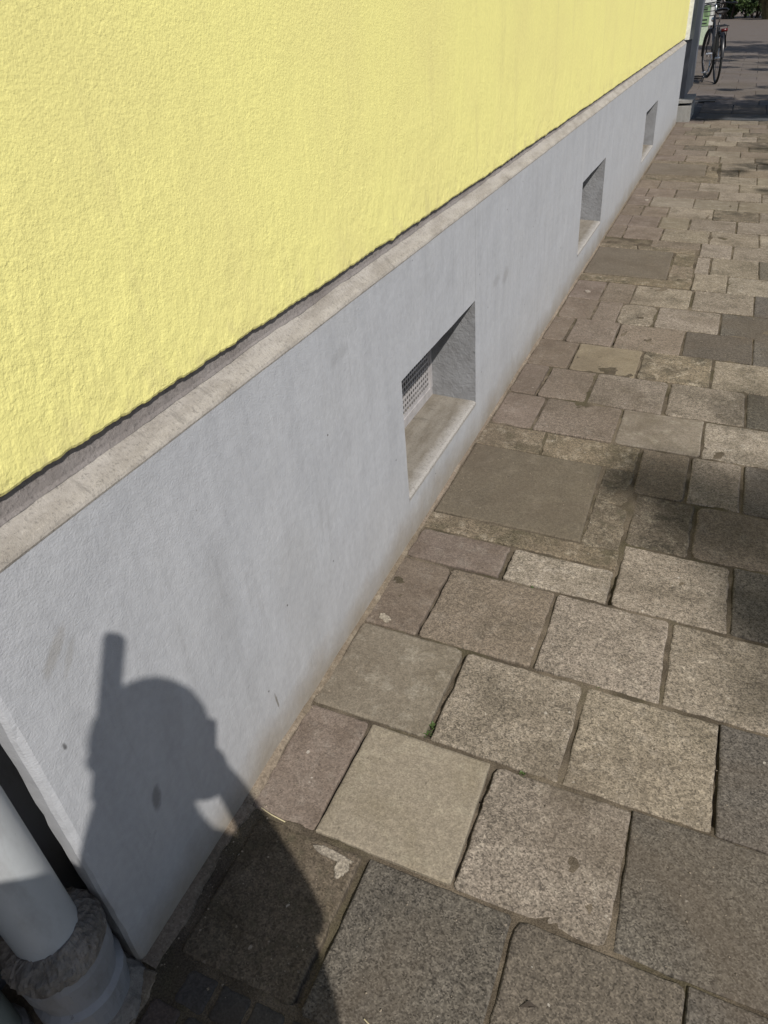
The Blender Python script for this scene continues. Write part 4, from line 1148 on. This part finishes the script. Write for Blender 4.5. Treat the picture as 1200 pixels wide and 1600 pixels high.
# ------------------------------------------------------------------ the photographer (just behind the lens, seen through the shadow)
SD = -SUN                                        # direction in which the light travels
RS = SD.cross(Vector((0, 0, 1))).normalized()
US = RS.cross(SD).normalized()
def S(a, b, t_): return CAM + RS * a + US * b - SD * t_
def at_z(a, b, z): return S(a, b, (z - CAM.z - b * US.z) / SUN.z)
def person():
    neck = at_z(-.135, -.125, 1.475); head = at_z(-.085, -.005, 1.625)
    lsh = at_z(-.310, -.195, 1.405); rsh = at_z(-.010, -.310, 1.39)
    chest = (lsh + rsh) * .5 + Vector((0, 0, -.06)); 
    belly = chest + Vector((.0, -.02, -.24)); pel = chest + Vector((.02, -.03, -.44))
    axis = Vector((rsh.x - lsh.x, rsh.y - lsh.y, 0)).normalized(); fw = Vector((-axis.y, axis.x, 0))
    lel = lsh + Vector((-.06, .06, -.25)); lwr = at_z(-.178, -.065, 1.40)
    rel = at_z(.062, -.425, 1.15); rwr = at_z(.006, -.150, 1.325)
    vs_ = []; es = []; rad = []
    def add(p_, r_, par=None):
        vs_.append(p_); rad.append(r_ if isinstance(r_, tuple) else (r_, r_))
        if par is not None: es.append((par, len(vs_) - 1))
        return len(vs_) - 1
    i_pel = add(pel + RS * .075, (.20, .14)); i_bel = add(belly + RS * .085, (.20, .13), i_pel); i_ch = add(chest + RS * .012, (.165, .115), i_bel)
    i_up = add(chest.lerp(neck, .62), (.102, .09), i_ch); i_nk = add(neck, .072, i_up); i_nk2 = add(neck.lerp(head, .45), .060, i_nk)
    i_h1 = add(head + Vector((0, 0, -.04)) + fw * .012, (.068, .076), i_nk2); i_h2 = add(head + Vector((0, 0, .035)), (.076, .088), i_h1); i_h3 = add(head + Vector((0, 0, .085)) - fw * .01, (.055, .064), i_h2)
    def arm(sh, el, wr, hand_dir, thumb_dir, grip):
        a = add(sh, .056, i_up if False else i_ch); b = add(sh.lerp(el, .5), .048, a); c = add(el, .040, b); d_ = add(el.lerp(wr, .45), .044, c); e = add(wr, .032, d_)
        hd = hand_dir.normalized(); td = (thumb_dir - hd * thumb_dir.dot(hd)).normalized(); nn = hd.cross(td)
        pm = add(wr + hd * .045, (.030, .020), e); kn = add(wr + hd * .075, (.034, .016), pm)
        for k, (o_, L) in enumerate(((.030, .9), (.010, 1.0), (-.010, .95), (-.030, .75))):
            p0 = wr + hd * .085 + td * o_; f1 = add(p0, .009, kn)
            f2 = add(p0 + hd * .030 * L + grip * .008, .0088, f1); f3 = add(p0 + hd * .045 * L + grip * .030, .0082, f2); add(p0 + hd * .040 * L + grip * .048, .0075, f3)
        t1 = add(wr + hd * .035 + td * .036, .011, pm); t2 = add(wr + hd * .060 + td * .050 + grip * .012, .010, t1); add(wr + hd * .080 + td * .050 + grip * .028, .0085, t2)
    phc = CAM - UP * .058 - RIGHT * .018 - FWD * .010
    arm(rsh, rel, rwr, (phc + RIGHT * .03 - UP * .02 - FWD * .02 - rwr), -RIGHT, -FWD * .2 - RIGHT * .6)
    arm(lsh, lel, lwr, Vector((.1, .25, 1)), axis, (axis * .9 + fw * .3).normalized())
    for s_, fx in ((-1, .03), (1, .06)):
        hip = pel + axis * .10 * s_ + Vector((0, 0, -.06)); foot = Vector((pel.x, pel.y, 0)) + axis * .14 * s_ + fw * fx
        foot.z = -KF * foot.x + .085; knee = hip.lerp(foot, .5) + fw * .03
        a = add(hip, .088, i_pel); b = add(hip.lerp(knee, .5), .078, a); c = add(knee, .058, b); d_ = add(knee.lerp(foot, .35), .056, c); e = add(foot, .040, d_)
        h_ = add(foot + Vector((0, 0, -.045)) - fw * .03, .038, e); b1 = add(foot + Vector((0, 0, -.05)) + fw * .09, (.044, .034), h_); add(foot + Vector((0, 0, -.055)) + fw * .18, (.036, .026), b1)
    me = bpy.data.meshes.new('body'); me.from_pydata(vs_, es, []); me.update()
    ob = bpy.data.objects.new('tmp_body', me); COL.objects.link(ob)
    ob.modifiers.new('s', 'SKIN'); sv = me.skin_vertices[0].data
    for k, r_ in enumerate(rad): sv[k].radius = r_
    for k in range(len(vs_)): sv[k].use_root = (k == 0)
    ob.modifiers.new('u', 'SUBSURF').levels = 2
    dg = bpy.context.evaluated_depsgraph_get()
    fin = bpy.data.meshes.new_from_object(ob.evaluated_get(dg)); bpy.data.objects.remove(ob)
    for m_ in ('jacket', 'skin', 'jeans', 'shoe'): fin.materials.append(M[m_])
    fin.polygons.foreach_set('use_smooth', [True] * len(fin.polygons))
    for pl in fin.polygons:
        c = pl.center
        if c.z < .06 - KF * c.x + .02: k = 3
        elif c.z < pel.z + .02: k = 2
        elif (c - head).length < .17 and c.z > neck.z + .035: k = 1
        elif (c - (rwr + phc) * .5).length < .10 and (c - rwr).dot(phc - rwr) > .0: k = 1
        elif c.z > lwr.z + .002 and (c - lwr).length < .18 and (c - lsh).length > .16 and (c - head).length > .10: k = 1
        else: k = 0
        pl.material_index = k
    root = tag(empty('person', (pel.x, pel.y, -.04)), 'person in a dark jacket and jeans taking the photograph, raising both hands', 'person')
    body = bpy.data.objects.new('body', fin); COL.objects.link(body); body.parent = root; body.location = -root.location
    # hair as a cap over the skull, face features
    hv = MB(); n, m_ = 20, 12; vv = []; ff = []
    for j in range(m_ + 1):
        for i_ in range(n):
            th = math.pi * j / m_ * .80; ph = 2 * math.pi * i_ / n
            front = max(0, math.cos(ph))
            th *= (1 - .42 * front)
            rr = 1 + .05 * nz(math.cos(ph) * 3, math.sin(ph) * 3, th * 3)
            vv.append(head + Vector((0, 0, .028)) + (fw * math.cos(ph) * .106 + axis * math.sin(ph) * .092) * math.sin(th) * rr + Vector((0, 0, .098 * math.cos(th) * rr)) - fw * .008)
    for j in range(m_):
        for i_ in range(n): ff.append((j * n + i_, j * n + (i_ + 1) % n, (j + 1) * n + (i_ + 1) % n, (j + 1) * n + i_))
    hv.add(vv, ff); hv.build('hair', M['hair'], root, True)
    for s_ in (-1, 1):
        e = MB(); lathe(e, (0, 0), [(.001, -.011), (.008, -.008), (.011, 0), (.008, .008), (.001, .011)], 12)
        c = head + fw * .080 + axis * .031 * s_ + Vector((0, 0, .002)); e.v = [v + c for v in e.v]; e.build('eye', M['white_panel'], root, True)
        e = MB(); e.torus(head + axis * .078 * s_ + Vector((0, 0, -.008)), axis, .024, .009, 16, 6); e.build('ear', M['skin'], root, True)
    e = MB(); e.tube([head + fw * .086 + Vector((0, 0, .005)), head + fw * .104 + Vector((0, 0, -.03)), head + fw * .088 + Vector((0, 0, -.042))], [.007, .013, .010], 8); e.build('nose', M['skin'], root, True)
    e = MB(); e.tube([head + fw * .084 + axis * a_ + Vector((0, 0, -.066 - abs(a_) * .05)) for a_ in (-.024, -.01, .01, .024)], [.003, .006, .006, .003], 6); e.build('mouth', plain('lips', (.36, .14, .12), .5), root, True)
    # phone: the picture is taken through its lens
    ph = tag(empty('phone', phc), 'black phone held up by the person to take the photograph', 'phone')
    def pb(cx, cy, hw, hh, d0, d1, nm, mt):
        m3 = MB(); rr = .010; o2 = []
        for sx, sy, a0 in ((1, 1, 0), (-1, 1, 90), (-1, -1, 180), (1, -1, 270)):
            for q in range(5):
                a = R(a0 + q * 22.5); o2.append((cx + sx * (hw - rr) + rr * math.cos(a), cy + sy * (hh - rr) + rr * math.sin(a)))
        N = len(o2)
        V = [phc + RIGHT * x + UP * y_ + FWD * d0 for x, y_ in o2] + [phc + RIGHT * x + UP * y_ + FWD * d1 for x, y_ in o2]
        m3.add(V, [(k, (k + 1) % N, N + (k + 1) % N, N + k) for k in range(N)] + [tuple(reversed(range(N))), tuple(range(N, 2 * N))]); m3.build(nm, mt, ph)
    pb(0, 0, .036, .073, -.006, .002, 'case', M['phone'])
    pb(.018, .055, .015, .016, .0025, .0045, 'camera_bump', M['black_metal'])
    # added bag, shaped to fill the left of the cast shadow
    bc = at_z(-.378, -.250, 1.22); vv = []; ff = []; n, m_ = 24, 14
    for j in range(m_ + 1):
        th = math.pi * j / m_
        for i_ in range(n):
            pz = 2 * math.pi * i_ / n
            se = lambda c_: math.copysign(abs(c_) ** .55, c_)
            vv.append(bc + axis * se(math.cos(pz)) * abs(math.sin(th)) ** .5 * .15 + fw * se(math.sin(pz)) * abs(math.sin(th)) ** .5 * .08 + Vector((0, 0, .21 * se(math.cos(th)))))
    for j in range(m_):
        for i_ in range(n): ff.append((j * n + i_, j * n + (i_ + 1) % n, (j + 1) * n + (i_ + 1) % n, (j + 1) * n + i_))
    bg_ = tag(empty('shadow_filler_bag', bc), 'added unseen bag shape that fills out the shadow left of the person', 'bag')
    MB().add(vv, ff).build('pouch', M['jeans'], bg_, True)
    MB().tube([bc + Vector((0, 0, .20)) + axis * .05, lsh + Vector((0, 0, .055)), bc + Vector((0, 0, .18)) - fw * .09], .012, 6).build('strap', M['shoe'], bg_, True)
    # slim stick in the raised left hand
    a_, b_ = S(-.190, -.05, .10), S(-.088, .182, .10)
    sk = MB(); dd = (b_ - a_).normalized()
    sk.tube([a_, a_ + dd * .004, b_ - dd * .008, b_ - dd * .002, b_], [.010, .0145, .0145, .011, .004], 14)
    tag(sk.build('stick', M['black_metal'], None, True), 'slim rounded dark stick held upright in the left hand of the person', 'stick')
person()
